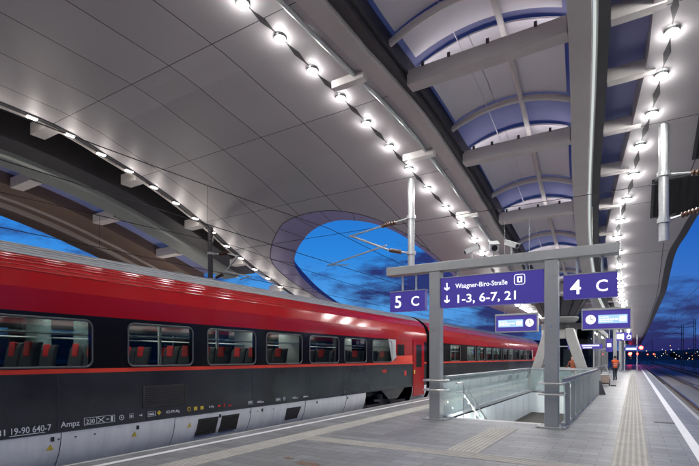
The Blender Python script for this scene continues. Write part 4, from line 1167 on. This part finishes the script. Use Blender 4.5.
# masts and signals out on the tracks
def mast(x, y, h_, label):
    t = thing('catenary_mast', (x, y, -0.9), label, 'mast')
    q = MB()
    for dx in (-0.2, 0.2): q.bar((x+dx, y, -0.9), (x+dx*0.6, y, h_), 0.09, 0.09)
    for i in range(12):
        z0 = -0.5+i*(h_)/12; z1 = z0+h_/12; s = 1 if i % 2 else -1
        q.bar((x-0.18*s, y, z0), (x+0.18*s, y, z1), 0.05, 0.05)
    q.build('lattice', 'dark_steel', t)
    q = MB(); q.bar((x, y, h_-1.3), (x-2.6, y, h_-1.5), 0.08, 0.08); q.bar((x, y, h_-0.3), (x-2.6, y, h_-1.4), 0.05, 0.05); q.build('arm', 'dark_steel', t)
mast(7.1, 98, 7.2, 'dark lattice mast left of two against the hill at right')
mast(9.3, 104, 8.6, 'taller dark lattice mast at the right edge of the picture')
mast(5.4, 190, 7.5, 'small distant lattice mast near the red signals')
def signal(x, y, z, label, r=0.16):
    t = thing('signal_light', (x, y, -0.9), label, 'signal')
    q = MB(); q.tube([(x, y+0.15, -0.9), (x, y+0.15, z+0.5)], 0.06, 8); q.build('post', 'dark_steel', t)
    q = MB(); q.box(x-0.3, y, z-0.5, x+0.3, y+0.14, z+0.5); hd = q.build('head', 'black', t)
    q = MB(); q.sphere((x, y-0.03, z), r, 12, 8); q.build('lens', 'signal_red', hd, smooth=True)
signal(1.78, 160, 4.6, 'brightest red signal, topmost beside the roof edge', 0.50)
signal(-0.8, 131, 2.6, 'red signal light at the far platform end', 0.36)
signal(0.75, 140, 2.7, 'small red signal just right of the platform end', 0.2)
signal(4.0, 190, 2.8, 'small red signal low over the open track', 0.15)
signal(5.9, 195, 3.0, 'right small red signal low over the second track', 0.16)

# ------------------------------------------------------------------ the train
XS = -7.40          # platform-side face of the coach
XC = XS-1.41        # centre line
def make_coach(y0, y1, label):
    L_ = y1-y0
    t = thing('passenger_coach', (XC, y0, -0.55), label, 'railway coach')
    # half profile (distance outwards from centre, z), material between consecutive points
    prof = [(1.05, -0.42, 3), (1.20, -0.20, 3), (1.30, 0.02, 3), (1.365, 0.18, 3), (1.396, 0.33, 3), (1.405, 0.495, 3), (1.405, 0.50, 0), (1.41, 1.38, 0), (1.41, 1.385, 2), (1.41, 1.452, 2)]
    top = [(1.41, 2.292), (1.408, 2.46), (1.40, 2.63), (1.30, 2.90), (1.20, 3.03), (1.06, 3.16)]
    roof = [(1.06, 3.16), (0.90, 3.27), (0.68, 3.38), (0.36, 3.45), (0.0, 3.47)]
    win = [(0.6, 1.95), (2.25, 4.20), (4.86, 6.19), (6.60, 7.97), (8.38, 9.72), (10.10, 11.50), (11.86, 13.15), (13.62, 15.0), (-1.2, 0.2), (-3.0, -1.6), (-5.6, -4.2)]
    win = sorted([w for w in win if w[0] > y0+0.8]); ZW0, ZW1 = 1.497, 2.195
    BOGIE = ((y1-5.2, y1-1.6),)
    body = MB()
    for s in (1, -1):
        def X(d): return XC+s*d
        cut = (y1-5.15, y1-1.45)
        segs = [(y0, cut[0]), (cut[1], y1)]
        for i in range(len(prof)-1):
            d0, z0, m0 = prof[i]; d1, z1, _ = prof[i+1]
            if m0 == 3:
                for (a, b) in segs: body.quad((X(d0), a, z0), (X(d0), b, z0), (X(d1), b, z1), (X(d1), a, z1), {3: 3, 0: 0, 2: 2}[m0])
            else: body.quad((X(d0), y0, z0), (X(d0), y1, z0), (X(d1), y1, z1), (X(d1), y0, z1), m0)
        # window band, with an opening per window
        def bq(a, b, z0, z1): body.quad((X(1.41), a, z0), (X(1.41), b, z0), (X(1.41), b, z1), (X(1.41), a, z1), 1)
        bq(y0, y1, 1.452, ZW0); bq(y0, y1, ZW1, 2.292)
        c_ = y0
        for (a, b) in win:
            bq(c_, a, ZW0, ZW1); c_ = b
            for (p0, p1) in (((a, ZW0), (b, ZW0)), ((b, ZW0), (b, ZW1)), ((b, ZW1), (a, ZW1)), ((a, ZW1), (a, ZW0))):
                body.quad((X(1.41), p0[0], p0[1]), (X(1.41), p1[0], p1[1]), (X(1.33), p1[0], p1[1]), (X(1.33), p0[0], p0[1]), 1)
        bq(c_, y1, ZW0, ZW1)
        for i in range(len(top)-1):
            body.quad((X(top[i][0]), y0, top[i][1]), (X(top[i][0]), y1, top[i][1]), (X(top[i+1][0]), y1, top[i+1][1]), (X(top[i+1][0]), y0, top[i+1][1]), 4)
        for i in range(len(roof)-1):
            body.quad((X(roof[i][0]), y0, roof[i][1]), (X(roof[i][0]), y1, roof[i][1]), (X(roof[i+1][0]), y1, roof[i+1][1]), (X(roof[i+1][0]), y0, roof[i+1][1]), 5)
    for ye in (y0, y1):
        pl = [(XC+d, ye, z) for d, z, _ in prof]+[(XC+d, ye, z) for d, z in top]+[(XC+d, ye, z) for d, z in roof[1:]]
        pl += [(2*XC-x, yy, z) for x, yy, z in pl[::-1][1:]]
        body.add(pl, [tuple(range(len(pl)))], 1)
    body.quad((XC-1.05, y0, -0.42), (XC+1.05, y0, -0.42), (XC+1.05, y1, -0.42), (XC-1.05, y1, -0.42), 1)
    body.build('body', ['train_dark', 'train_band', 'train_orange', 'train_silver', 'train_red', 'train_roof'], t, smooth=True, weld=True, sharp=11)
    # corrugation of the roof shoulder
    q = MB()
    for (d, z, m_) in ((1.30, 2.90, 0), (1.25, 2.968, 0), (1.20, 3.032, 0), (1.15, 3.082, 0), (1.105, 3.122, 0), (1.06, 3.163, 1), (0.98, 3.215, 1), (0.90, 3.273, 1), (0.80, 3.325, 1), (0.68, 3.384, 1)):
        for s in (1, -1): q.tube([(XC+s*d, y0+0.02, z), (XC+s*d, y1-0.02, z)], 0.011, 6, m_)
    q.build('roof_ribs', ['train_red', 'train_roof_rib'], t, smooth=True)
    q = MB(); q.tube([(XC+1.415, y0+0.05, 2.66), (XC+1.415, y1-0.05, 2.66)], 0.004, 5)
    # thin seam lines of the skirt and body panels
    q = MB()
    yy = y0+1.7
    while yy < y1-5.6:
        q.tube([(XC+1.409, yy, 0.49), (XC+1.399, yy-0.005, 0.33), (XC+1.368, yy-0.012, 0.18), (XC+1.303, yy-0.025, 0.02), (XC+1.203, yy-0.04, -0.2)], 0.006, 4); yy += 2.05
    for z in (0.4975,): q.box(XC+1.405, y0, z-0.006, XC+1.412, y1-5.2, z+0.006)
    for yy in (y0+5.3, y0+8.9, y0+11.9, y0+13.4, y0+16.1, y1-8.2, y1-6.5, y1-1.45): q.box(XC+1.408, yy-0.003, 0.51, XC+1.4125, yy+0.003, 1.38)
    q.build('panel_seam', 'train_seam', t)
    for (a, b) in win:
        for s in (1, -1):
            x = XC+s*1.395; q = MB()
            q.box(x-0.004, a+0.002, ZW0+0.002, x+0.004, b-0.002, ZW1-0.002)
            wdw = q.build('window', 'glass_train', t)
            if s > 0:
                q = MB(); r = 0.09; pts = []
                for (cy_, cz_, stt) in ((b-r, ZW1-r, 0), (a+r, ZW1-r, 90), (a+r, ZW0+r, 180), (b-r, ZW0+r, 270)):
                    for k in range(6): an = R(stt+k*18); pts.append((XC+1.412, cy_+(r+0.02)*math.cos(an), cz_+(r+0.02)*math.sin(an)))
                q.tube(pts, 0.016, 6, closed=True)
                for (cy_, cz_, sy_, sz_) in ((b, ZW1, 1, 1), (a, ZW1, -1, 1), (a, ZW0, -1, -1), (b, ZW0, 1, -1)):
                    arc = [(XC+1.409, cy_-sy_*r+sy_*r*math.cos(R(k*15)), cz_-sz_*r+sz_*r*math.sin(R(k*15))) for k in range(7)]
                    q.add([(XC+1.409, cy_, cz_)]+arc, [(0, i+1, i+2) for i in range(6)])
                q.build('window_frame', 'window_seal', wdw)
    # interior
    q = MB(); q.box(XC-1.30, y0+0.1, 0.55, XC+1.30, y1-0.1, 0.62); q.build('floor', 'interior_dark', t)
    q = MB(); q.box(XC-1.28, y0+0.1, 2.42, XC+1.28, y1-0.1, 2.46)
    for s in (1, -1): q.box(XC+s*1.30, y0+0.1, 0.6, XC+s*1.28, y1-0.1, 1.45)
    q.build('lining', 'interior_wall', t)
    for s in (1, -1):
        q = MB(); q.box(XC+s*0.85, y0+1.5, 2.00, XC+s*1.28, y1-1.5, 2.025); q.build('luggage_rack', 'glass_clear', t)
        q = MB(); q.tube([(XC+s*0.86, y0+1.5, 2.01), (XC+s*0.86, y1-1.5, 2.01)], 0.018, 6); q.build('rack_bar', 'stainless', t)
        for k in range(12):
            yy = y0+1.6+k*1.95
            q = MB(); q.box(XC+s*0.42, yy, 2.385, XC+s*0.56, yy+1.3, 2.415); q.build('ceiling_light', 'coach_light', t)
    for yy in (4.45, -0.2, 15.25, 9.98):
        if y0 < yy < y1:
            for s in (1, -1):
                q = MB(); q.box(XC+s*0.42, yy, 0.62, XC+s*1.27, yy+0.05, 2.41); q.build('partition', 'interior_wall' if yy > 9 else 'glass_clear', t)
    for (yy, s) in ((5.95, 1), (7.45, 1), (2.7, -1), (12.4, -1)):
        if yy > y0:
            q = MB(); q.tube([(XC+s*0.75, yy, 0.62), (XC+s*0.75, yy, 2.41)], 0.035, 8); q.build('grab_pole', 'plastic_white', t)
    for (yy, zz) in ((3.35, 2.02), (5.35, 1.62), (11.2, 1.62)):
        if yy > y0:
            q = MB(); q.box(XC-0.25, yy, zz-0.1, XC+0.15, yy+0.04, zz+0.1); q.build('information_screen', 'coach_screen', t)
    # seats: one modelled, the rest copied
    sp = None
    for i in range(15):
        yy = 1.0+0.97*i
        if yy < y0+1 or 4.3 < yy < 4.9: continue
        for d in (-0.98, -0.5, 0.5, 0.98):
            if sp is None:
                sx, sy = XC+d, yy
                q = MB(); q.box(sx-0.22, sy, 0.98, sx+0.22, sy+0.46, 1.10)
                q.prism([(sx-0.22, sy+0.42, 1.06), (sx-0.22, sy+0.54, 1.06), (sx-0.21, sy+0.64, 1.78), (sx-0.16, sy+0.66, 1.86), (sx-0.16, sy+0.58, 1.86), (sx-0.21, sy+0.54, 1.78)], (0.43, 0, 0))
                q.box(sx-0.2, sy+0.1, 0.62, sx+0.2, sy+0.35, 0.98)
                sp = q.build('seat', 'seat_grey', t, bevel=0.03); sp0 = (sx, sy)
                q = MB(); q.prism([(sx-0.10, sy+0.51, 1.64), (sx-0.10, sy+0.64, 1.64), (sx-0.10, sy+0.665, 1.80), (sx-0.10, sy+0.535, 1.88)], (0.20, 0, 0))
                q.build('headrest', 'seat_red', sp, bevel=0.02)
            else:
                c_ = copy_tree(sp, t); c_.location = (XC+d-sp0[0], yy-sp0[1], 0)
    # door, small end window, pale slanted swoosh and orange flash
    yd0, yd1 = y1-1.40, y1-0.30
    q = MB(); q.box(XC+1.40, yd0, 0.12, XC+1.428, yd1, 2.40); d_ = q.build('door', 'train_red', t, bevel=0.008)
    q = MB(); q.box(XC+1.427, yd0+0.28, 1.25, XC+1.433, yd1-0.28, 2.15); q.build('door_window', 'train_band', d_)
    q = MB(); q.box(XC+1.43, yd0+0.06, 1.0, XC+1.44, yd0+0.14, 1.15); q.build('door_button', 'decal_yellow', d_)
    q = MB(); q.box(XC+1.412, y1-2.82, 1.72, XC+1.418, y1-2.22, 2.12); q.build('end_window', 'train_band', t)
    x = XC+1.4135
    q = MB(); q.prism([(x, y1-3.55, 2.285), (x, y1-2.95, 2.285), (x, y1-2.85, 1.5), (x, y1-3.28, 1.5)], (0.002, 0, 0)); q.build('swoosh', 'pale_swoosh', t)
    q = MB(); q.prism([(x, y1-3.35, 1.455), (x, y1-1.45, 1.455), (x, y1-1.45, 1.72), (x, y1-2.82, 1.70)], (0.002, 0, 0)); q.build('flash', 'train_orange', t)
    q = MB(); q.box(x, y1-2.95, 1.72, x+0.002, y1-1.45, 2.288); q.build('end_panel', 'train_red', t)
    # vents and grilles
    def grille(ya, yb, za, zb, name, fin=True, low=False):
        q = MB(); q.box(XC+1.395, ya, za, XC+1.413, yb, zb, 0)
        q.box(XC+1.413, ya, za, XC+1.42, ya+0.025, zb, 1); q.box(XC+1.413, yb-0.025, za, XC+1.42, yb, zb, 1); q.box(XC+1.413, ya, zb-0.02, XC+1.42, yb, zb, 1); q.box(XC+1.413, ya, za, XC+1.42, yb, za+0.02, 1)
        if fin:
            n_ = int((zb-za)/0.035)
            for i in range(1, n_): q.box(XC+1.413, ya+0.026, za+i*(zb-za)/n_-0.006, XC+1.417, yb-0.026, za+i*(zb-za)/n_+0.006, 1)
        if low: q.v = [(vx-max(0, (0.34-vz))**1.5*0.45, vy-(0.4-vz)*0.12, vz) for vx, vy, vz in q.v]
        q.build(name, ['black', 'grille'], t)
    grille(5.12, 6.05, 0.74, 1.12, 'ventilation_grille')
    for (a, b) in ((6.36, 6.88), (6.98, 7.48)): grille(a, b, 0.06, 0.40, 'skirt_vent', low=True)
    q = MB(); q.prism([(XC+1.405, 9.12, 0.36), (XC+1.405, 9.72, 0.36), (XC+1.335, 9.62, 0.06), (XC+1.335, 9.12, 0.06)], (0.002, 0, 0)); q.build('skirt_opening', 'black', t)
    q = MB()
    for yy in (3.6, 5.0, 6.9, 8.2, 10.4, 12.0): q.box(XC+1.404, yy, 0.37, XC+1.41, yy+0.05, 0.44)
    for yy in (2.9, 3.7, 3.95, 4.25, 7.8, 8.05, 8.6): q.box(XC+1.404, yy, 0.385, XC+1.409, yy+0.03, 0.405)
    q.build('skirt_latch', 'black', t)
    for yy, zz in ((3.55, 0.24), (4.92, 0.25), (6.1, 0.26)):
        q = MB(); q.prism([(XC+1.372, yy, zz), (XC+1.372, yy+0.10, zz), (XC+1.396, yy+0.05, zz+0.09)], (0.012, 0, 0)); q.build('warning_triangle', 'decal_yellow', t)
    # bogie
    bz = y1-3.3
    q = MB()
    for s in (1, -1):
        q.prism([(XC+s*1.05, bz-1.7, -0.16), (XC+s*1.05, bz-0.7, -0.18), (XC+s*1.05, bz-0.4, -0.28), (XC+s*1.05, bz+0.4, -0.28), (XC+s*1.05, bz+0.7, -0.18), (XC+s*1.05, bz+1.7, -0.16), (XC+s*1.05, bz+1.7, 0.02), (XC+s*1.05, bz-1.7, 0.02)], (s*0.12, 0, 0))
        for dy in (-1.25, 1.25): q.box(XC+s*1.02, bz+dy-0.16, -0.3, XC+s*1.2, bz+dy+0.16, 0.0)
        q.tube([(XC+s*1.1, bz-0.35, -0.15), (XC+s*1.1, bz-0.35, 0.35)], 0.14, 12); q.tube([(XC+s*1.1, bz+0.35, -0.15), (XC+s*1.1, bz+0.35, 0.35)], 0.14, 12)
        q.bar((XC+s*1.17, bz-0.9, 0.15), (XC+s*1.17, bz+0.6, 0.05), 0.07, 0.07)
    q.box(XC-1.1, bz-0.4, -0.2, XC+1.1, bz+0.4, 0.1)
    q.box(XC-1.0, bz-1.75, 0.30, XC+1.0, bz+1.75, 0.42)
    bo = q.build('bogie', 'dark_steel', t)
    for dy in (-1.25, 1.25):
        for s in (1, -1):
            q = MB(); q.tube([(XC+s*0.82, bz+dy, -0.09), (XC+s*0.70, bz+dy, -0.09)], 0.46, 28); q.tube([(XC+s*0.86, bz+dy, -0.09), (XC+s*0.82, bz+dy, -0.09)], [0.30, 0.40], 24)
            q.build('wheel', 'wheel_steel', bo, smooth=True)
    q = MB(); q.prism([(XC+1.41, bz-0.75, 0.50), (XC+1.41, bz+1.1, 0.50), (XC+1.40, bz+0.55, 0.16), (XC+1.40, bz-0.2, 0.16)], (-0.04, 0, 0)); q.build('bogie_skirt', 'train_dark', t)
    # bellows to the next coach
    q = MB()
    for i in range(5): q.box(XC-1.15, y1+0.02+i*0.07, 0.2, XC+1.15, y1+0.06+i*0.07, 3.0)
    q.build('bellows', 'rubber', t)
    return t
coach = make_coach(-8.2, 18.30, 'red and dark grey railway coach with lettering along its sill, nearest the viewer')
coach2 = copy_tree(coach)
coach2.location.y += 26.9
coach2['label'] = 'second red and dark grey coach behind the left gantry post and signs'
# lettering on the near coach
YD = (0, 1, 0)
xf = XS+0.004
t = coach
def ctext(s, y, z, size, mat='decal', sx=1.0): return text_mesh('lettering', s, size, mat, t, (xf, y, z), YD, ZD, sx=sx)
text_mesh('lettering', 'A-ÖBB 81', 0.125, 'decal', t, (xf, 2.46, 0.545), YD, ZD, width=0.55)
ctext('19-90 640-7', 3.06, 0.545, 0.13, sx=0.85)
q = MB(); q.box(xf-0.003, 3.06, 0.522, xf, 3.52, 0.531); q.build('underline', 'decal', t)
ctext('Ampz', 3.74, 0.565, 0.125, sx=0.95)
ctext('230', 4.12, 0.575, 0.10, sx=0.95)
q = MB()
for (a, b, c_, d) in ((4.09, 0.555, 4.60, 0.562), (4.09, 0.665, 4.60, 0.672), (4.09, 0.555, 4.098, 0.672), (4.592, 0.555, 4.60, 0.672), (4.29, 0.562, 4.296, 0.665)): q.box(xf-0.003, a, b, xf, c_, d)
q.bar((xf-0.001, 4.31, 0.57), (xf-0.001, 4.42, 0.655), 0.003, 0.012, 0, (0, 0, 1)); q.bar((xf-0.001, 4.42, 0.57), (xf-0.001, 4.31, 0.655), 0.003, 0.012, 0, (0, 0, 1))
q.box(xf-0.003, 4.45, 0.605, xf, 4.50, 0.62); q.box(xf-0.003, 4.53, 0.57, xf, 4.57, 0.655)
for (yy, w, hh) in ((5.22, 0.15, 0.085), (7.75, 0.14, 0.07), (8.7, 0.16, 0.07)):
    q.box(xf-0.003, yy, 0.57, xf, yy+w, 0.575); q.box(xf-0.003, yy, 0.57+hh, xf, yy+w, 0.575+hh); q.box(xf-0.003, yy, 0.57, xf, yy+0.006, 0.575+hh); q.box(xf-0.003, yy+w, 0.57, xf, yy+w+0.006, 0.575+hh)
    q.box(xf-0.003, yy+0.02, 0.595, xf, yy+w-0.02, 0.61); q.box(xf-0.003, yy+0.02, 0.62, xf, yy+w-0.03, 0.632)
for yy in (4.72, 9.02):
    q.tube([(xf-0.001, yy+0.04*math.cos(R(a)), 0.612+0.04*math.sin(R(a))) for a in range(0, 360, 24)], 0.006, 5, closed=True); q.box(xf-0.003, yy-0.012, 0.60, xf, yy+0.012, 0.624)
q.tube([(xf-0.001, 4.90+dy, 0.62+dz) for dy, dz in ((-.035, -.035), (.035, -.035), (.035, .035), (-.035, .035))], 0.005, 5, closed=True); q.box(xf-0.003, 4.885, 0.60, xf, 4.915, 0.635)
q.box(xf-0.003, 5.05, 0.605, xf, 5.11, 0.62); q.box(xf-0.003, 5.09, 0.59, xf, 5.10, 0.635)
for yy in (8.05, 9.35, 9.8): q.box(xf-0.003, yy, 0.585, xf, yy+0.22, 0.60); q.box(xf-0.003, yy, 0.61, xf, yy+0.14, 0.622)
q.build('inscription_marks', 'decal', t)
ctext('KE-PR-Mg', 5.60, 0.59, 0.072)
ctext('R-Mg', 6.62, 0.60, 0.06)
q = MB()
q.prism([(xf-0.002, 5.45, 0.575), (xf-0.002, 5.495, 0.62), (xf-0.002, 5.45, 0.665), (xf-0.002, 5.405, 0.62)], (0.002, 0, 0))
q.tube([(xf-0.001, 6.12+0.035*math.cos(R(a)), 0.62+0.035*math.sin(R(a))) for a in range(0, 360, 24)], 0.007, 5, closed=True)
q.box(xf-0.003, 6.24, 0.585, xf, 6.32, 0.655); q.box(xf-0.003, 6.40, 0.585, xf, 6.48, 0.655)
q.build('yellow_marks', 'decal_yellow', t)
q = MB(); q.box(xf-0.003, 6.86, 0.60, xf, 6.92, 0.64); q.box(xf-0.003, 7.02, 0.585, xf, 7.05, 0.66); q.box(xf-0.003, 7.15, 0.59, xf, 7.25, 0.61)
q.build('red_marks', 'decal_red', t)
ctext('railjet', 14.25, 1.12, 0.17, 'decal_red')
q = MB(); q.box(xf-0.003, 16.1, 0.95, xf, 16.28, 1.13); q.build('red_marks', 'decal_red', t)

# ------------------------------------------------------------------ people and the cleaning trolley
def person(x, y, face, label, vest, pose):
    t = thing('person', (x, y, 0), label, 'person')
    J = {}
    J['pel'] = (0, 0, 0.95); J['sp'] = (0, -0.02, 1.15); J['ch'] = (0, -0.01, 1.34); J['nk'] = (0, 0.0, 1.50); J['hd0'] = (0, 0.03, 1.58); J['hd1'] = (0, 0.02, 1.70)
    Rr = {'pel': (.155, .11), 'sp': (.135, .10), 'ch': (.165, .115), 'nk': (.058, .058), 'hd0': (.075, .09), 'hd1': (.075, .092)}
    E = [('pel', 'sp'), ('sp', 'ch'), ('ch', 'nk'), ('nk', 'hd0'), ('hd0', 'hd1')]
    for s, n in ((1, 'l'), (-1, 'r')):
        st_ = 0.10*s if pose == 'walk' else 0.03*s
        J['hip'+n] = (0.09*s, 0, 0.90); J['kn'+n] = (0.10*s, 0.04+st_, 0.49); J['an'+n] = (0.11*s, -0.02+st_*1.2, 0.09); J['to'+n] = (0.12*s, 0.15+st_*1.2, 0.035)
        Rr.update({'hip'+n: (.095, .095), 'kn'+n: (.062, .062), 'an'+n: (.046, .05), 'to'+n: (.042, .03)})
        E += [('pel', 'hip'+n), ('hip'+n, 'kn'+n), ('kn'+n, 'an'+n), ('an'+n, 'to'+n)]
        J['sh'+n] = (0.20*s, 0, 1.42)
        if pose == 'walk' or s < 0: J['el'+n] = (0.26*s, -0.04, 1.14); J['wr'+n] = (0.27*s, 0.12, 0.93); hd = Vector((0.0, 0.35, -0.94))
        else: J['el'+n] = (0.26*s, 0.08, 1.16); J['wr'+n] = (0.22*s, 0.30, 1.08); hd = Vector((0, 0.9, -0.2))
        hd.normalize(); w = Vector(J['wr'+n]); J['pa'+n] = tuple(w+hd*0.08)
        Rr.update({'sh'+n: (.062, .062), 'el'+n: (.044, .044), 'wr'+n: (.03, .03), 'pa'+n: (.04, .018)})
        E += [('ch', 'sh'+n), ('sh'+n, 'el'+n), ('el'+n, 'wr'+n), ('wr'+n, 'pa'+n)]
        side = Vector((1, 0, 0)) if abs(hd.x) < 0.5 else Vector((0, 1, 0)); side = (side-hd*side.dot(hd)).normalized(); pal = hd.cross(side)
        for f in range(4):
            o_ = (f-1.5)*0.019; ln = (0.062, 0.074, 0.070, 0.054)[f]
            a = Vector(J['pa'+n])+side*o_+hd*0.02; b = a+hd*ln*0.55; c_ = b+(hd*0.8+pal*0.5*(1 if s > 0 else -1)).normalized()*ln*0.5
            for k, v in (('fa', a), ('fb', b), ('fc', c_)): J[f'{k}{f}{n}'] = tuple(v); Rr[f'{k}{f}{n}'] = (.0085, .0085)
            E += [('pa'+n, f'fa{f}{n}'), (f'fa{f}{n}', f'fb{f}{n}'), (f'fb{f}{n}', f'fc{f}{n}')]
        a = w+hd*0.03+side*0.03; b = a+(hd+side*0.7).normalized()*0.045
        J['ta'+n] = tuple(a); J['tb'+n] = tuple(b); Rr['ta'+n] = (.011, .011); Rr['tb'+n] = (.009, .009); E += [('wr'+n, 'ta'+n), ('ta'+n, 'tb'+n)]
    names = list(J); idx = {n_: i for i, n_ in enumerate(names)}
    me = bpy.data.meshes.new('body'); me.from_pydata([J[n_] for n_ in names], [(idx[a], idx[b]) for a, b in E], [])
    o = bpy.data.objects.new('body', me); COL.objects.link(o)
    sk = o.modifiers.new('skin', 'SKIN'); sk.use_smooth_shade = True
    for i, n_ in enumerate(names):
        o.data.skin_vertices[0].data[i].radius = Rr[n_]; o.data.skin_vertices[0].data[i].use_root = (n_ == 'pel')
    sb = o.modifiers.new('sub', 'SUBSURF'); sb.levels = 2; sb.render_levels = 2
    dg = bpy.context.evaluated_depsgraph_get(); dg.update()
    m2 = bpy.data.meshes.new_from_object(o.evaluated_get(dg))
    COL.objects.unlink(o); bpy.data.objects.remove(o)
    m2.materials.clear()
    for k in ('skin', 'trousers', vest, 'sleeve', 'rubber'): m2.materials.append(MATS[k])
    for pg in m2.polygons:
        c_ = pg.center
        hand = abs(c_.x) > 0.17 and (c_.z < 0.93 if c_.y < 0.2 else c_.y > 0.30) and c_.z > 0.7
        if hand or c_.z > 1.50: mi = 0
        elif c_.z < 0.10: mi = 4
        elif c_.z < 0.93 and abs(c_.x) < 0.215: mi = 1
        elif abs(c_.x) > 0.225: mi = 3
        else: mi = 2
        pg.material_index = mi; pg.use_smooth = True
    o = bpy.data.objects.new('body', m2); COL.objects.link(o); o.parent = t
    q = MB(); q.sphere((0, -0.012, 1.665), 0.098, 14, 10, sz=1.12)
    q.v = [v for v in q.v]; hair = q
    hair.v = [(a, min(b, 0.055 if c_ > 1.70 else 0.0), max(c_, 1.60)) for a, b, c_ in hair.v]
    hair.v = [(a+x, b+y, c_) for a, b, c_ in hair.v]
    hair.build('hair', 'hair', t, smooth=True)
    f = MB()
    for s in (1, -1): f.sphere((0.03*s+x, 0.108+y, 1.655), 0.010, 8, 6)
    f.box(-0.022+x, 0.108+y, 1.585, 0.022+x, 0.113+y, 1.592)
    f.build('eyes_and_mouth', 'hair', t)
    f = MB(); f.prism([(x-0.014, y+0.105, 1.615), (x+0.014, y+0.105, 1.615), (x, y+0.105, 1.66)], (0, 0.022, -0.004))
    for s in (1, -1): f.sphere((x+s*0.083, y+0.02, 1.645), 0.024, 8, 6)
    f.build('nose_and_ears', 'skin', t)
    if vest == 'hi_vis':
        f = MB()
        for z_, a_, b_ in ((1.10, 0.158, 0.122), (1.22, 0.163, 0.126)):
            f.tube([(x+a_*math.cos(R(k)), y-0.015+b_*math.sin(R(k)), z_) for k in range(0, 360, 15)], 0.016, 6, closed=True)
        f.build('reflective_stripe', 'plastic_white', t)
    t.rotation_euler.z = face
    return t
person(-1.15, 38.4, R(20), 'worker in orange high visibility vest and dark trousers walking on the platform', 'hi_vis', 'walk')
person(-2.80, 27.6, R(150), 'person in rust-brown top standing behind the roof column', 'rust_top', 'stand')

x, y = -1.42, 30.9
t = thing('cleaning_trolley', (x, y, 0), 'small beige cleaning trolley with white top standing on the platform', 'trolley')
q = MB(); q.prism([(x-0.20, y-0.28, 0.16), (x+0.20, y-0.28, 0.16), (x+0.24, y-0.28, 0.62), (x-0.24, y-0.28, 0.62)], (0, 0.56, 0)); q.build('bag', 'canvas', t, bevel=0.03)
q = MB(); q.box(x-0.27, y-0.31, 0.625, x+0.27, y+0.31, 0.68); q.box(x-0.16, y-0.2, 0.68, x+0.14, y+0.1, 0.80); q.build('tray', 'plastic_white', t, bevel=0.02)
q = MB(); q.tube([(x-0.22, y+0.3, 0.12), (x-0.22, y+0.32, 0.95), (x+0.22, y+0.32, 0.95), (x+0.22, y+0.3, 0.12)], 0.015, 6); q.box(x-0.22, y-0.3, 0.11, x+0.22, y+0.3, 0.14); q.build('frame', 'black', t)
for sx in (-0.2, 0.2):
    for sy in (-0.25, 0.25):
        q = MB(); q.tube([(x+sx-0.02, y+sy, 0.06), (x+sx+0.02, y+sy, 0.06)], 0.06, 14); q.build('wheel', 'rubber', t)
t = thing('broom', (x+0.35, y-0.2, 0), 'broom leaning on the beige cleaning trolley', 'broom')
q = MB(); q.tube([(x+0.42, y-0.35, 0.06), (x+0.02, y-0.36, 1.22)], 0.014, 8); q.build('handle', 'plastic_white', t)
q = MB(); q.box(x+0.28, y-0.40, 0.0, x+0.56, y-0.32, 0.07); q.build('head', 'black', t)
t = thing('floor_sign', (-1.15, 23.4, 0), 'dark wedge-shaped stand at the far right corner of the stairs', 'stand')
q = MB(); q.prism([(-1.33, 23.3, 0), (-1.05, 23.3, 0), (-1.27, 23.3, 0.62), (-1.33, 23.3, 0.62)], (0, 0.12, 0)); q.build('panel', 'dark_steel', t)
